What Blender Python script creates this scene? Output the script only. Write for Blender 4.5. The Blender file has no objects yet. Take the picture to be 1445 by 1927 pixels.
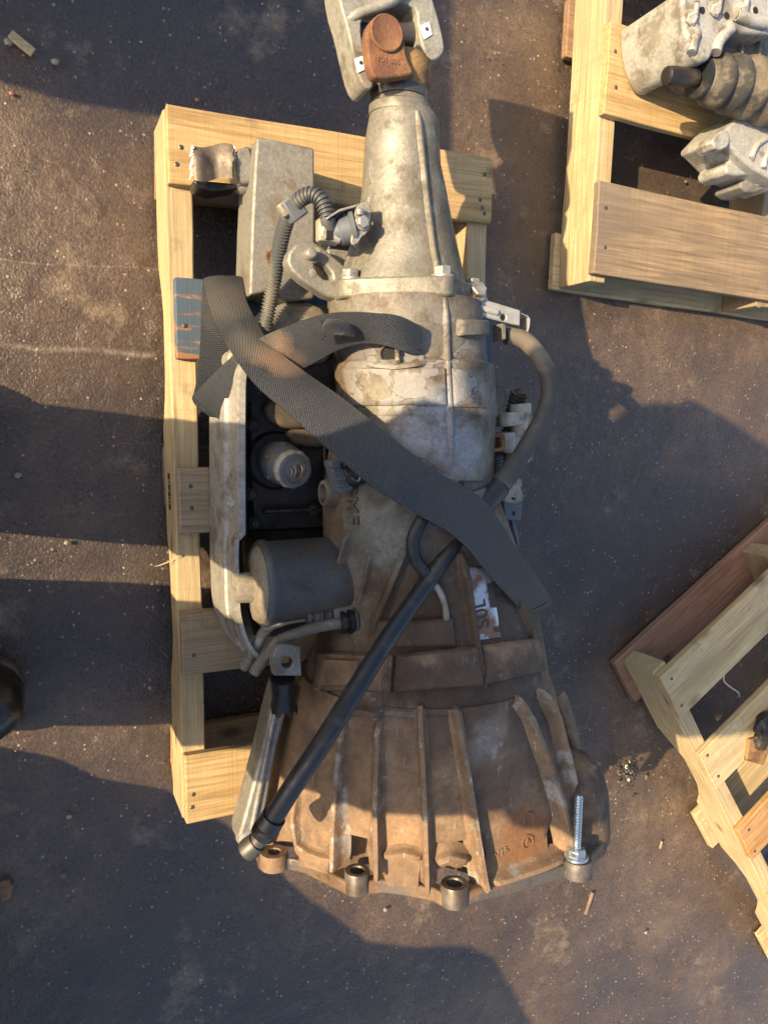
import bpy, bmesh, math, random
import numpy as np
from mathutils import Vector, Matrix, noise
from mathutils.bvhtree import BVHTree

random.seed(7)
rng = np.random.default_rng(7)
scene = bpy.context.scene
col = scene.collection
R = math.radians

# ------------------------------------------------------------------ camera
CM = np.array([[0.912829548556521, 0.0015734896843436702, 0.40833777612695993],
               [-0.043056129995275444, -0.9940472201877413, 0.10008143537566741],
               [0.40606450836280666, -0.10893873584376318, -0.9073279268714454]])
FPX, CX, CY, H = 1459.79, 722.5, 963.5, 1.234
cam_data = bpy.data.cameras.new('camera')
cam = bpy.data.objects.new('camera', cam_data)
col.objects.link(cam)
cam_data.sensor_fit = 'VERTICAL'
cam_data.sensor_height = 24.0
cam_data.lens = FPX / 1927.0 * 24.0
cam_data.clip_start = 0.02
cam_data.clip_end = 200.0
mw = Matrix(((CM[0][0], -CM[1][0], -CM[2][0], 0.0),
             (CM[0][1], -CM[1][1], -CM[2][1], 0.0),
             (CM[0][2], -CM[1][2], -CM[2][2], H),
             (0, 0, 0, 1)))
cam.matrix_world = mw
scene.camera = cam

# ------------------------------------------------------------------ world, sun, exposure
SUN_AZ = R(-7.8)      # direction the light travels in the ground plane, from +X
SUN_EL = R(35.0)
world = bpy.data.worlds.new('World')
scene.world = world
world.use_nodes = True
wn = world.node_tree
for n in list(wn.nodes):
    wn.nodes.remove(n)
wo = wn.nodes.new('ShaderNodeOutputWorld')
wb = wn.nodes.new('ShaderNodeBackground')
sky = wn.nodes.new('ShaderNodeTexSky')
sky.sky_type = 'NISHITA'
sky.sun_disc = False
sky.sun_elevation = SUN_EL
# sun sits opposite to the travel direction
sx, sy = -math.cos(SUN_AZ), -math.sin(SUN_AZ)
sky.sun_rotation = math.atan2(sx, sy)
sky.air_density = 1.0
sky.dust_density = 3.0
sky.ozone_density = 0.4
wb.inputs['Strength'].default_value = 0.13
wn.links.new(sky.outputs[0], wb.inputs['Color'])
wn.links.new(wb.outputs[0], wo.inputs['Surface'])

sun_d = bpy.data.lights.new('sun', 'SUN')
sun_d.energy = 5.0
sun_d.angle = R(0.55)
sun_d.color = (1.0, 0.77, 0.475)
sun = bpy.data.objects.new('sun', sun_d)
col.objects.link(sun)
ldir = Vector((math.cos(SUN_AZ) * math.cos(SUN_EL), math.sin(SUN_AZ) * math.cos(SUN_EL), -math.sin(SUN_EL)))
sun.rotation_euler = ldir.to_track_quat('-Z', 'Y').to_euler()
sun.location = (-4, 0.5, 3)
scene.view_settings.view_transform = 'Standard'
scene.view_settings.look = 'None'
scene.view_settings.gamma = 1.0
scene.view_settings.exposure = 1.12
scene.view_settings.use_curve_mapping = False
scene.render.engine = 'CYCLES'

# ------------------------------------------------------------------ picture -> place helpers
def ray(px, py):
    v = CM.T @ np.array([(px - CX) / FPX, (py - CY) / FPX, 1.0])
    return Vector(v)
def P(px, py, z):
    r = ray(px, py)
    t = (z - H) / r.z
    return Vector((r.x * t, r.y * t, z))
def PY(px, py, y):
    r = ray(px, py)
    t = y / r.y
    return Vector((r.x * t, y, H + r.z * t))
def tang(L, Rr, zc):
    a = ray(*L); b = ray(*Rr)
    aa = math.atan2(a.x, -a.z); bb = math.atan2(b.x, -b.z); m = (aa + bb) / 2
    xc = (H - zc) * math.tan(m)
    r = (H - zc) / math.cos(m) * math.sin((bb - aa) / 2)
    y = (P(L[0], L[1], zc).y + P(Rr[0], Rr[1], zc).y) / 2
    return xc, y, r
SURF = {}
def surf_add(key, verts, faces):
    SURF[key] = BVHTree.FromPolygons([Vector(v) for v in verts], faces)
def hit(px, py, keys=None, default_z=0.3):
    o = Vector((0, 0, H)); d = ray(px, py).normalized()
    best = None
    for k, t in SURF.items():
        if keys and k not in keys:
            continue
        loc, nor, i, dist = t.ray_cast(o, d)
        if loc is not None and (best is None or dist < best[2]):
            if nor.dot(d) > 0:
                nor = -nor
            best = (loc, nor, dist)
    if best is None:
        return P(px, py, default_z), Vector((0, 0, 1))
    return best[0], best[1]

# ------------------------------------------------------------------ node materials
class NB:
    def __init__(s, name):
        s.m = bpy.data.materials.new(name); s.m.use_nodes = True
        s.t = s.m.node_tree
        for n in list(s.t.nodes):
            s.t.nodes.remove(n)
        s.out = s.t.nodes.new('ShaderNodeOutputMaterial')
        s.b = s.t.nodes.new('ShaderNodeBsdfPrincipled')
        s.t.links.new(s.b.outputs[0], s.out.inputs['Surface'])
        s.co = s.t.nodes.new('ShaderNodeTexCoord').outputs['Object']
    def L(s, a, b):
        s.t.links.new(a, b)
    def val(s, sock, v):
        if hasattr(v, 'links') or isinstance(v, bpy.types.NodeSocket):
            s.L(v, sock)
        else:
            if sock.type == 'RGBA' and isinstance(v, (int, float)):
                v = (v, v, v)
            if isinstance(v, tuple) and len(v) == 3 and sock.type == 'RGBA':
                v = (*v, 1)
            sock.default_value = v
    def map(s, scale=(1, 1, 1), rot=(0, 0, 0), loc=(0, 0, 0), src=None):
        n = s.t.nodes.new('ShaderNodeMapping')
        n.inputs['Scale'].default_value = scale
        n.inputs['Rotation'].default_value = rot
        n.inputs['Location'].default_value = loc
        s.L(src or s.co, n.inputs['Vector'])
        return n.outputs[0]
    def noise(s, scale, detail=6, rough=.55, vec=None, dist=0.0, color=False):
        n = s.t.nodes.new('ShaderNodeTexNoise')
        n.inputs['Scale'].default_value = scale
        n.inputs['Detail'].default_value = detail
        n.inputs['Roughness'].default_value = rough
        n.inputs['Distortion'].default_value = dist
        s.L(vec or s.co, n.inputs['Vector'])
        return n.outputs['Color' if color else 'Fac']
    def vor(s, scale, feature='F1', vec=None, out='Distance'):
        n = s.t.nodes.new('ShaderNodeTexVoronoi')
        n.feature = feature
        n.inputs['Scale'].default_value = scale
        s.L(vec or s.co, n.inputs['Vector'])
        return n.outputs[out]
    def ramp(s, fac, stops, interp='LINEAR'):
        n = s.t.nodes.new('ShaderNodeValToRGB')
        cr = n.color_ramp; cr.interpolation = interp
        while len(cr.elements) > 1:
            cr.elements.remove(cr.elements[-1])
        first = True
        for p, c in stops:
            if not isinstance(c, tuple):
                c = (c, c, c)
            if first:
                e = cr.elements[0]; e.position = p; first = False
            else:
                e = cr.elements.new(p)
            e.color = (*c[:3], 1)
        s.L(fac, n.inputs['Fac'])
        return n.outputs['Color']
    def mix(s, fac, a, b, mode='MIX'):
        n = s.t.nodes.new('ShaderNodeMix'); n.data_type = 'RGBA'; n.blend_type = mode
        s.val(n.inputs['Factor'], fac)
        s.val(n.inputs[6], a); s.val(n.inputs[7], b)
        return n.outputs[2]
    def math(s, op, a, b=0.0, clamp=False):
        n = s.t.nodes.new('ShaderNodeMath'); n.operation = op; n.use_clamp = clamp
        s.val(n.inputs[0], a); s.val(n.inputs[1], b)
        return n.outputs[0]
    def sep(s, vec=None):
        n = s.t.nodes.new('ShaderNodeSeparateXYZ'); s.L(vec or s.co, n.inputs[0])
        return n.outputs
    def blob(s, c, r, soft=.5, wob=0.35, wscale=14):
        """mask 1 inside an uneven spot of radius r about c in object space"""
        d = s.t.nodes.new('ShaderNodeVectorMath'); d.operation = 'DISTANCE'
        s.L(s.co, d.inputs[0]); d.inputs[1].default_value = c
        nn = s.noise(wscale, 5)
        v = s.math('ADD', s.math('DIVIDE', d.outputs['Value'], r), s.math('MULTIPLY', s.math('SUBTRACT', nn, .5), wob * 4))
        return s.ramp(v, [(max(0, 1 - soft) * .5, 1.0), (min(1, (1 + soft * .3) * .5), 0.0)]) if False else s.maprange(v, 1 - soft, 1 + soft * .3, 1, 0)
    def maprange(s, v, a, b, c, d):
        n = s.t.nodes.new('ShaderNodeMapRange'); n.clamp = True
        s.val(n.inputs[0], v)
        for i, x in zip((1, 2, 3, 4), (a, b, c, d)):
            n.inputs[i].default_value = x
        return n.outputs[0]
    def bump(s, h, strength=.3, dist=.002, prev=None):
        n = s.t.nodes.new('ShaderNodeBump')
        n.inputs['Strength'].default_value = strength
        n.inputs['Distance'].default_value = dist
        s.L(h, n.inputs['Height'])
        if prev is not None:
            s.L(prev, n.inputs['Normal'])
        return n.outputs[0]
    def set(s, **k):
        for n, v in k.items():
            s.val(s.b.inputs[n.replace('_', ' ')], v)
        return s.m

def wood(name, light, dark, grey=0.0, grey_col=(.30, .27, .23), ring=1.0, rough=.75, paint=None, paint_amt=.6):
    s = NB(name)
    rnd = s.t.nodes.new('ShaderNodeObjectInfo').outputs['Random']
    off = s.t.nodes.new('ShaderNodeCombineXYZ')
    s.L(s.math('MULTIPLY', rnd, 37.0), off.inputs[0]); s.L(s.math('MULTIPLY', rnd, 91.0), off.inputs[1]); s.L(s.math('MULTIPLY', rnd, 13.0), off.inputs[2])
    va = s.t.nodes.new('ShaderNodeVectorMath'); va.operation = 'ADD'
    s.L(s.co, va.inputs[0]); s.L(off.outputs[0], va.inputs[1]); base = va.outputs[0]
    warp = s.noise(5, 3, vec=base)
    g1 = s.map((1.6, 26, 26), src=base)
    n1 = s.noise(1.0, 4, .6, vec=g1, dist=1.2)
    g2 = s.map((7, 190, 190), src=base)
    n2 = s.noise(1.0, 6, .65, vec=g2)
    n3 = s.noise(9, 5, vec=base)
    rings = s.math('SINE', s.math('MULTIPLY', n1, 44 * ring))
    rings = s.maprange(rings, -1, 1, 0, 1)
    c = s.mix(s.math('MULTIPLY', rings, .6), light, dark)
    c = s.mix(s.math('MULTIPLY', s.maprange(n2, .45, .72, 0, 1), .75), c, tuple(x * .45 for x in dark))
    stn = s.noise(1.0, 7, .65, vec=s.map((3, 14, 14), src=base))
    c = s.mix(s.maprange(stn, .52, .68, 0, .5), c, tuple(x * .5 for x in dark))
    saw = s.noise(1.0, 2, .5, vec=s.map((330, 4, 4), src=base))
    c = s.mix(s.maprange(saw, .5, .7, 0, .22), c, tuple(x * .6 for x in dark))
    c = s.mix(s.maprange(n3, .42, .7, 0, .45), c, tuple(x * .85 for x in dark))
    if grey:
        gm = s.maprange(s.noise(4.5, 6, vec=base), .5 - grey * .35, .62, 0, grey)
        c = s.mix(gm, c, grey_col)
    # knots
    kv = s.map((5, 9, 9), src=base)
    kd = s.vor(1.0, vec=kv)
    knot = s.maprange(kd, .05, .13, 1, 0)
    c = s.mix(s.math('MULTIPLY', knot, .75), c, tuple(x * .22 for x in dark))
    # dirt smudges
    dm = s.maprange(s.noise(14, 7, .6, vec=base), .6, .75, 0, .55)
    c = s.mix(dm, c, (.07, .052, .038))
    ro = rough
    if paint:
        gp = s.map((9, 60, 60), src=base)
        pn = s.math('ADD', s.math('MULTIPLY', s.noise(1, 6, .6, vec=gp), .6), s.math('MULTIPLY', s.noise(9, 4, vec=base), .4))
        pm = s.maprange(pn, .62 - paint_amt * .2, .66 - paint_amt * .2, 1, 0)
        c = s.mix(pm, c, paint)
    bm = s.bump(n2, .55, .0016)
    bm = s.bump(n1, .25, .002, bm)
    bm = s.bump(saw, .3, .0012, bm)
    bm = s.bump(s.noise(420, 3, vec=base), .35, .0008, bm)
    return s.set(Base_Color=c, Roughness=ro, Normal=bm, Specular_IOR_Level=.25)

def cast(name, base, dirt, amt=.4, rough=.62, metal=.25, dscale=9, grain=.35, spots=(), dark=(.05, .045, .04), dark_amt=.3, crack=None, speck=.28, chips=.25):
    """grimy cast metal; spots = list of (centre, radius, colour, strength)"""
    s = NB(name)
    n1 = s.noise(dscale, 8, .62)
    n2 = s.noise(42, 8, .68)
    n3 = s.noise(230, 5, .7)
    n4 = s.noise(520, 3, .6)
    c = s.mix(s.maprange(n2, .35, .7, 0, .6), base, tuple(x * .5 for x in base))
    m = s.maprange(s.math('ADD', s.math('MULTIPLY', n1, .7), s.math('MULTIPLY', n2, .3)), .62 - amt * .3, .69 - amt * .3, 0, 1)
    dn = s.mix(s.maprange(s.noise(26, 8, .66), .35, .68, 0, 1), dirt, tuple(x * .45 for x in dirt))
    c = s.mix(s.math('MULTIPLY', m, .92), c, dn)
    for (cc, rr, cl, st) in spots:
        bl = s.blob(cc, rr, .35, .4, 30)
        cl2 = s.mix(s.maprange(n2, .3, .7, 0, .75), cl, tuple(x * .5 for x in cl))
        c = s.mix(s.math('MULTIPLY', bl, st), c, cl2)
    dm = s.maprange(s.noise(17, 8, .68), .54, .68, 0, dark_amt)
    c = s.mix(dm, c, dark)
    # chipped bare metal and scratches
    ch = s.math('MULTIPLY', s.maprange(s.noise(75, 8, .7, vec=s.map((1, .45, 1))), .60, .63, 0, chips), s.maprange(s.noise(11, 4), .45, .6, 0, 1))
    c = s.mix(ch, c, tuple(min(1, x * 1.35) for x in base))
    sc = s.math('MULTIPLY', s.maprange(s.noise(1, 3, .5, vec=s.map((420, 18, 260), rot=(0, 0, .35))), .68, .72, 0, chips * 1.3), s.maprange(s.noise(14, 3), .48, .6, 0, 1))
    c = s.mix(sc, c, tuple(min(1, x * 1.5) for x in base))
    # grit grain in the colour
    c = s.mix(s.maprange(n3, .40, .58, .26, 0), c, tuple(x * .3 for x in dirt))
    c = s.mix(s.maprange(n3, .60, .74, 0, speck), c, tuple(min(1, x * 1.6) for x in base))
    bm = s.bump(n3, grain, .0014)
    bm = s.bump(n4, grain * .8, .0008, bm)
    bm = s.bump(n2, .35, .003, bm)
    if crack:
        cc, rr, sc_ = crack
        w = s.noise(30, 5, color=True)
        vm = s.t.nodes.new('ShaderNodeVectorMath'); vm.operation = 'MULTIPLY_ADD'
        s.L(w, vm.inputs[0]); vm.inputs[1].default_value = (.05, .05, .05); s.L(s.co, vm.inputs[2])
        e = s.vor(sc_, 'DISTANCE_TO_EDGE', vec=vm.outputs[0])
        cell = s.sep(s.vor(sc_, vec=vm.outputs[0], out='Color'))[0]
        line = s.maprange(e, 0.0, .022, 1, 0)
        br = s.maprange(s.noise(23, 5, .65), .47, .56, 0, 1)
        bl = s.blob(cc, rr, .5, .3, 14)
        msk = s.math('MULTIPLY', s.math('MULTIPLY', line, bl), br)
        flake = s.math('MULTIPLY', s.math('MULTIPLY', s.maprange(cell, .55, .6, 0, 1), bl), .35)
        c = s.mix(flake, c, (.33, .345, .36))
        c = s.mix(s.math('MULTIPLY', msk, .7), c, (.05, .04, .03))
        bm = s.bump(s.math('SUBTRACT', 1.0, msk), .6, .002, bm)
        bm = s.bump(flake, .5, .0015, bm)
    rr_ = s.maprange(n2, .3, .7, rough - .15, rough + .15)
    mt = s.math('MULTIPLY', s.math('SUBTRACT', 1.0, m), metal)
    return s.set(Base_Color=c, Roughness=rr_, Metallic=mt, Normal=bm, Specular_IOR_Level=.4)

def plain(name, c, rough=.5, metal=0.0, nscale=60, var=.3, bump=.15, dirt=None, dirt_amt=.4, spec=.5):
    s = NB(name)
    n = s.noise(nscale, 6, .6)
    cc = s.mix(s.maprange(n, .3, .72, 0, var), c, tuple(x * .45 for x in c))
    if dirt:
        cc = s.mix(s.maprange(s.noise(nscale * .4, 7, .62), .58 - dirt_amt * .25, .7 - dirt_amt * .2, 0, .85), cc, dirt)
    bm = s.bump(s.noise(nscale * 4, 4), bump, .001)
    return s.set(Base_Color=cc, Roughness=s.maprange(n, .3, .7, max(.05, rough - .1), rough + .12), Metallic=metal, Normal=bm, Specular_IOR_Level=spec)

# ------------------------------------------------------------------ mesh helpers
ORG = {}
def tag(o, label=None, cat=None, group=None, kind=None):
    if label: o['label'] = label
    if cat: o['category'] = cat
    if group: o['group'] = group
    if kind: o['kind'] = kind
    return o
def empty(name, loc, label, cat, group=None, rz=0.0):
    o = bpy.data.objects.new(name, None); col.objects.link(o)
    o.location = loc; o.rotation_euler = (0, 0, rz)
    o.empty_display_size = .05
    ORG[o.name] = Vector(loc)
    return tag(o, label, cat, group)
def link(name, verts, faces, mat, parent=None, bevel=0.0, smooth=35, subsurf=0, segs=2):
    """verts are in world space; parts sit at their thing's origin"""
    org = ORG[parent.name] if parent is not None else Vector((0, 0, 0))
    if parent is None:
        vs = [Vector(v) for v in verts]
        c = sum(vs, Vector()) / len(vs); c.z = min(v.z for v in vs)
        org = c
    me = bpy.data.meshes.new(name)
    me.from_pydata([tuple(Vector(v) - org) for v in verts], [], faces)
    me.validate(); me.update()
    bm = bmesh.new(); bm.from_mesh(me)
    bmesh.ops.recalc_face_normals(bm, faces=bm.faces); bm.to_mesh(me); bm.free()
    o = bpy.data.objects.new(name, me); col.objects.link(o)
    if mat: me.materials.append(mat)
    if parent is not None:
        o.parent = parent; ORG[o.name] = org
        if parent.type == 'MESH':
            pass
    else:
        o.location = org; ORG[o.name] = org
    if smooth is not None:
        me.shade_smooth()
        try: me.set_sharp_from_angle(angle=R(smooth))
        except Exception: pass
    if bevel:
        b = o.modifiers.new('bevel', 'BEVEL'); b.width = bevel; b.segments = segs; b.limit_method = 'ANGLE'; b.angle_limit = R(38)
        b.harden_normals = False
    if subsurf:
        m = o.modifiers.new('sub', 'SUBSURF'); m.levels = subsurf; m.render_levels = subsurf
    return o
class MB:
    def __init__(s): s.v = []; s.f = []
    def add(s, v, f):
        n = len(s.v); s.v += [Vector(x) for x in v]; s.f += [tuple(i + n for i in q) for q in f]
        return s
    def build(s, name, mat, parent=None, **k):
        return link(name, s.v, s.f, mat, parent, **k)
def frame_of(d, up=Vector((0, 0, 1))):
    d = d.normalized()
    if abs(d.dot(up)) > .98: up = Vector((1, 0, 0))
    x = d.cross(up).normalized(); y = x.cross(d).normalized()
    return x, y, d
def g_loft(rings, cap=True, closed=True):
    n = len(rings[0]); v = [p for r in rings for p in r]; f = []
    for i in range(len(rings) - 1):
        for j in range(n if closed else n - 1):
            k = (j + 1) % n
            f.append((i * n + j, i * n + k, (i + 1) * n + k, (i + 1) * n + j))
    if cap and closed:
        f.append(tuple(range(n))[::-1]); f.append(tuple((len(rings) - 1) * n + j for j in range(n)))
    return v, f
def smooth_path(pts, sub=6):
    pts = [Vector(p) for p in pts]; out = []
    for i in range(len(pts) - 1):
        p0 = pts[max(i - 1, 0)]; p1 = pts[i]; p2 = pts[i + 1]; p3 = pts[min(i + 2, len(pts) - 1)]
        for k in range(sub):
            t = k / sub
            out.append(.5 * ((2 * p1) + (p2 - p0) * t + (2 * p0 - 5 * p1 + 4 * p2 - p3) * t * t + (3 * p1 - p0 - 3 * p2 + p3) * t ** 3))
    out.append(pts[-1]); return out
def g_tube(path, rad, seg=14, cap=True):
    rings = []; n = len(path)
    up = Vector((0, 0, 1)); px = None
    for i, p in enumerate(path):
        d = (path[min(i + 1, n - 1)] - path[max(i - 1, 0)]).normalized()
        if px is None:
            x, y, _ = frame_of(d)
        else:
            x = (px - d * px.dot(d)).normalized(); y = d.cross(x)
        px = x
        r = rad(i / (n - 1)) if callable(rad) else rad
        rings.append([p + (x * math.cos(a) + y * math.sin(a)) * r for a in [2 * math.pi * k / seg for k in range(seg)]])
    return g_loft(rings, cap)
def g_cyl(a, b, r0, r1=None, seg=24):
    a = Vector(a); b = Vector(b); r1 = r0 if r1 is None else r1
    x, y, d = frame_of(b - a)
    ring = lambda c, r: [c + (x * math.cos(2 * math.pi * k / seg) + y * math.sin(2 * math.pi * k / seg)) * r for k in range(seg)]
    return g_loft([ring(a, r0), ring(b, r1)])
def g_lathe(a, d, prof, seg=28):
    """prof: (distance along d, radius)"""
    a = Vector(a); x, y, d = frame_of(Vector(d))
    rings = [[a + d * t + (x * math.cos(2 * math.pi * k / seg) + y * math.sin(2 * math.pi * k / seg)) * max(r, 1e-5) for k in range(seg)] for t, r in prof]
    return g_loft(rings)
def g_box(c, sx, sy, sz, ax=None):
    c = Vector(c); X, Y, Z = ax or (Vector((1, 0, 0)), Vector((0, 1, 0)), Vector((0, 0, 1)))
    v = [c + X * sx * a / 2 + Y * sy * b / 2 + Z * sz * e / 2 for e in (-1, 1) for a, b in ((-1, -1), (1, -1), (1, 1), (-1, 1))]
    return v, [(0, 3, 2, 1), (4, 5, 6, 7), (0, 1, 5, 4), (1, 2, 6, 5), (2, 3, 7, 6), (3, 0, 4, 7)]
def g_prism(top, down, holes=()):
    """outline of points, extruded by vector `down`; holes = list of outlines"""
    loops = [[Vector(p) for p in top]] + [[Vector(p) for p in h] for h in holes]
    bm = bmesh.new(); edges = []; lv = []
    for lp in loops:
        vs = [bm.verts.new(p) for p in lp]; lv.append(vs)
        for i in range(len(vs)):
            edges.append(bm.edges.new((vs[i], vs[(i + 1) % len(vs)])))
    if holes:
        bmesh.ops.triangle_fill(bm, use_beauty=True, use_dissolve=False, edges=edges)
    else:
        bm.faces.new(lv[0])
    bm.verts.index_update(); bm.verts.ensure_lookup_table()
    v = [x.co.copy() for x in bm.verts]; f = [tuple(q.index for q in fc.verts) for fc in bm.faces]
    idx = [[x.index for x in vs] for vs in lv]; bm.free()
    n = len(v); dn = Vector(down)
    v2 = v + [p + dn for p in v]
    f2 = list(f) + [tuple(i + n for i in q)[::-1] for q in f]
    for lp in idx:
        for i in range(len(lp)):
            a, b = lp[i], lp[(i + 1) % len(lp)]
            f2.append((a, b, b + n, a + n))
    return v2, f2
def px_prism(pts, z1, z0, hole=None, round_n=0):
    top = [P(x, y, z1) for x, y in pts]
    if round_n: top = round_poly(top, round_n)
    hl = [[P(x, y, z1) for x, y in h] for h in (hole or [])]
    return g_prism(top, Vector((0, 0, z0 - z1)), hl)
def round_poly(pts, it=1):
    for _ in range(it):
        o = []
        for i in range(len(pts)):
            a, b = pts[i], pts[(i + 1) % len(pts)]
            o += [a * .75 + b * .25, a * .25 + b * .75]
        pts = o
    return pts
def ell(cx, cy, rx, ry, rot=0, n=20):
    return [(cx + rx * math.cos(t) * math.cos(rot) - ry * math.sin(t) * math.sin(rot), cy + rx * math.cos(t) * math.sin(rot) + ry * math.sin(t) * math.cos(rot)) for t in [2 * math.pi * k / n for k in range(n)]]
def g_hex(c, axis, r, h, washer=True):
    c = Vector(c); a = Vector(axis).normalized()
    x, y, d = frame_of(a)
    ring = lambda t, rr, n=6: [c + d * t + (x * math.cos(2 * math.pi * k / n) + y * math.sin(2 * math.pi * k / n)) * rr for k in range(n)]
    mb = MB()
    if washer:
        mb.add(*g_lathe(c, d, [(-.002, r * 1.25), (.0015, r * 1.25), (.002, r * 1.15)], 20))
    mb.add(*g_loft([ring(0, r), ring(h * .85, r), ring(h, r * .86)]))
    return mb.v, mb.f
def g_rib(pxs, h, w, keys=None, taper=True, sub=5, off=0.0, grow=False):
    """raised casting rib that follows the surface under a path"""
    pts = []
    for i in range(len(pxs) - 1):
        for k in range(sub):
            t = k / sub
            pts.append((pxs[i][0] * (1 - t) + pxs[i + 1][0] * t, pxs[i][1] * (1 - t) + pxs[i + 1][1] * t))
    pts.append(pxs[-1])
    hs = [hit(x, y, keys) for x, y in pts]
    pos = [a for a, b in hs]; nor = [b for a, b in hs]
    # smooth
    for _ in range(2):
        nor = [(nor[max(i - 1, 0)] + nor[i] * 2 + nor[min(i + 1, len(nor) - 1)]).normalized() for i in range(len(nor))]
    n = len(pos); rings = []
    for i in range(n):
        d = (pos[min(i + 1, n - 1)] - pos[max(i - 1, 0)]).normalized()
        s = d.cross(nor[i]).normalized(); N = nor[i]
        t = i / (n - 1)
        e = min(1.0, min(t, 1 - t) * 7 + .15) if taper else 1.0
        hh = h * e
        if grow:
            hh = h * (.5 + .6 * t) * min(1.0, t * 7 + .15)
        ww = w * (.75 + .25 * e)
        prof = [(-ww * 1.7, -.004), (-ww * .85, hh * .14), (-ww * .58, hh * .4), (-ww * .46, hh * .9), (-ww * .34, hh), (ww * .34, hh), (ww * .46, hh * .9), (ww * .58, hh * .4), (ww * .85, hh * .14), (ww * 1.7, -.004)]
        rings.append([pos[i] + s * a + N * (b + off) for a, b in prof])
    return g_loft(rings, cap=True)
def g_pad(q, h, keys=None, nu=10, nv=8, edge=.12):
    """raised patch over the quad q (4 pixels: tl, tr, br, bl) of a surface"""
    rows = []
    us = [0, 0.001] + [edge + (1 - 2 * edge) * i / nu for i in range(nu + 1)] + [.999, 1]
    us = [0.0, edge * .35] + [edge + (1 - 2 * edge) * i / nu for i in range(nu + 1)] + [1 - edge * .35, 1.0]
    vs = [0.0, edge * .35] + [edge + (1 - 2 * edge) * i / nv for i in range(nv + 1)] + [1 - edge * .35, 1.0]
    for v in vs:
        row = []
        for u in us:
            x = (q[0][0] * (1 - u) + q[1][0] * u) * (1 - v) + (q[3][0] * (1 - u) + q[2][0] * u) * v
            y = (q[0][1] * (1 - u) + q[1][1] * u) * (1 - v) + (q[3][1] * (1 - u) + q[2][1] * u) * v
            p, nrm = hit(x, y, keys)
            on = min(u, 1 - u, v, 1 - v)
            k = -0.004 if on == 0 else h * (.72 if on < edge * .5 else 1)
            row.append(p + nrm * k)
        rows.append(row)
    return g_loft(rows, cap=False, closed=False)
def ribbon(name, ea, eb, za, zb, mat, parent=None, thick=.0022, sub=6, nw=8, wav=.0):
    """woven strap: two edges given by picture points and heights"""
    A = smooth_path(ea if za is None else [P(x, y, z) for (x, y), z in zip(ea, za)], sub)
    B = smooth_path(eb if zb is None else [P(x, y, z) for (x, y), z in zip(eb, zb)], sub)
    n = len(A); v = []; uv = []; f = []
    lens = [0.0]
    for i in range(1, n):
        lens.append(lens[-1] + ((A[i] + B[i]) / 2 - (A[i - 1] + B[i - 1]) / 2).length)
    for side in (0, 1):
        for i in range(n):
            d = ((A[min(i + 1, n - 1)] + B[min(i + 1, n - 1)]) - (A[max(i - 1, 0)] + B[max(i - 1, 0)])).normalized()
            nr = d.cross(B[i] - A[i]).normalized()
            if nr.z < 0: nr = -nr
            for j in range(nw + 1):
                t = j / nw
                p = A[i].lerp(B[i], t)
                bow = math.sin(t * math.pi) * .0035 + wav * noise.noise(Vector((lens[i] * 11, t * 2, 3.3)))
                p = p + nr * (bow + (thick / 2 if side == 0 else -thick / 2))
                v.append(p); uv.append((lens[i], t * .05))
    m = nw + 1; off = n * m
    for i in range(n - 1):
        for j in range(nw):
            a = i * m + j
            f.append((a, a + 1, a + m + 1, a + m)); f.append((off + a, off + a + m, off + a + m + 1, off + a + 1))
        for j in (0, nw):
            a = i * m + j
            f.append((a, a + m, off + a + m, off + a))
    for i in (0, n - 1):
        for j in range(nw):
            a = i * m + j
            f.append((a, off + a, off + a + 1, a + 1))
    o = link(name, v, f, mat, parent, smooth=50)
    me = o.data
    ul = me.uv_layers.new(name='UVMap')
    for lp in me.loops:
        ul.data[lp.index].uv = uv[lp.vertex_index]
    return o
def text_mesh(name, txt, origin, xdir, normal, size, depth, mat, parent):
    cu = bpy.data.curves.new(name, 'FONT'); cu.body = txt; cu.size = size; cu.extrude = depth; cu.align_x = 'CENTER'; cu.align_y = 'CENTER'
    cu.offset = size * .012
    to = bpy.data.objects.new(name + '_curve', cu); col.objects.link(to)
    dg = bpy.context.evaluated_depsgraph_get()
    me0 = bpy.data.meshes.new_from_object(to.evaluated_get(dg))
    z = Vector(normal).normalized(); x = Vector(xdir); x = (x - z * x.dot(z)).normalized(); y = z.cross(x)
    v = [Vector(origin) + x * p.co.x + y * p.co.y + z * p.co.z for p in me0.vertices]
    f = [tuple(q.vertices) for q in me0.polygons]
    bpy.data.objects.remove(to); bpy.data.curves.remove(cu); bpy.data.meshes.remove(me0)
    return link(name, v, f, mat, parent, smooth=None)

# ------------------------------------------------------------------ materials
W_FRESH = wood('pine_fresh', (.47, .345, .175), (.35, .225, .095))
W_PALE = wood('pine_pale', (.50, .40, .23), (.37, .27, .135), grey=.3, grey_col=(.30, .25, .18))
W_GREY = wood('pine_weathered', (.31, .225, .135), (.15, .10, .058), grey=.55, grey_col=(.15, .132, .112), ring=.8)
W_TAN = wood('pine_tan', (.36, .27, .165), (.235, .16, .085), grey=.5, grey_col=(.25, .215, .165))
W_RED = wood('wood_red', (.28, .155, .10), (.19, .09, .055), grey=.3, grey_col=(.2, .15, .12))
W_ORANGE = wood('wood_orange', (.45, .27, .115), (.32, .165, .06), grey=.15)
W_BLUE = wood('wood_blue_paint', (.36, .19, .09), (.25, .115, .05), paint=(.06, .085, .115), paint_amt=.42)
W_BLUE2 = W_BLUE
W_BROWN = wood('wood_brown', (.26, .165, .095), (.17, .095, .05), grey=.25)

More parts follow.
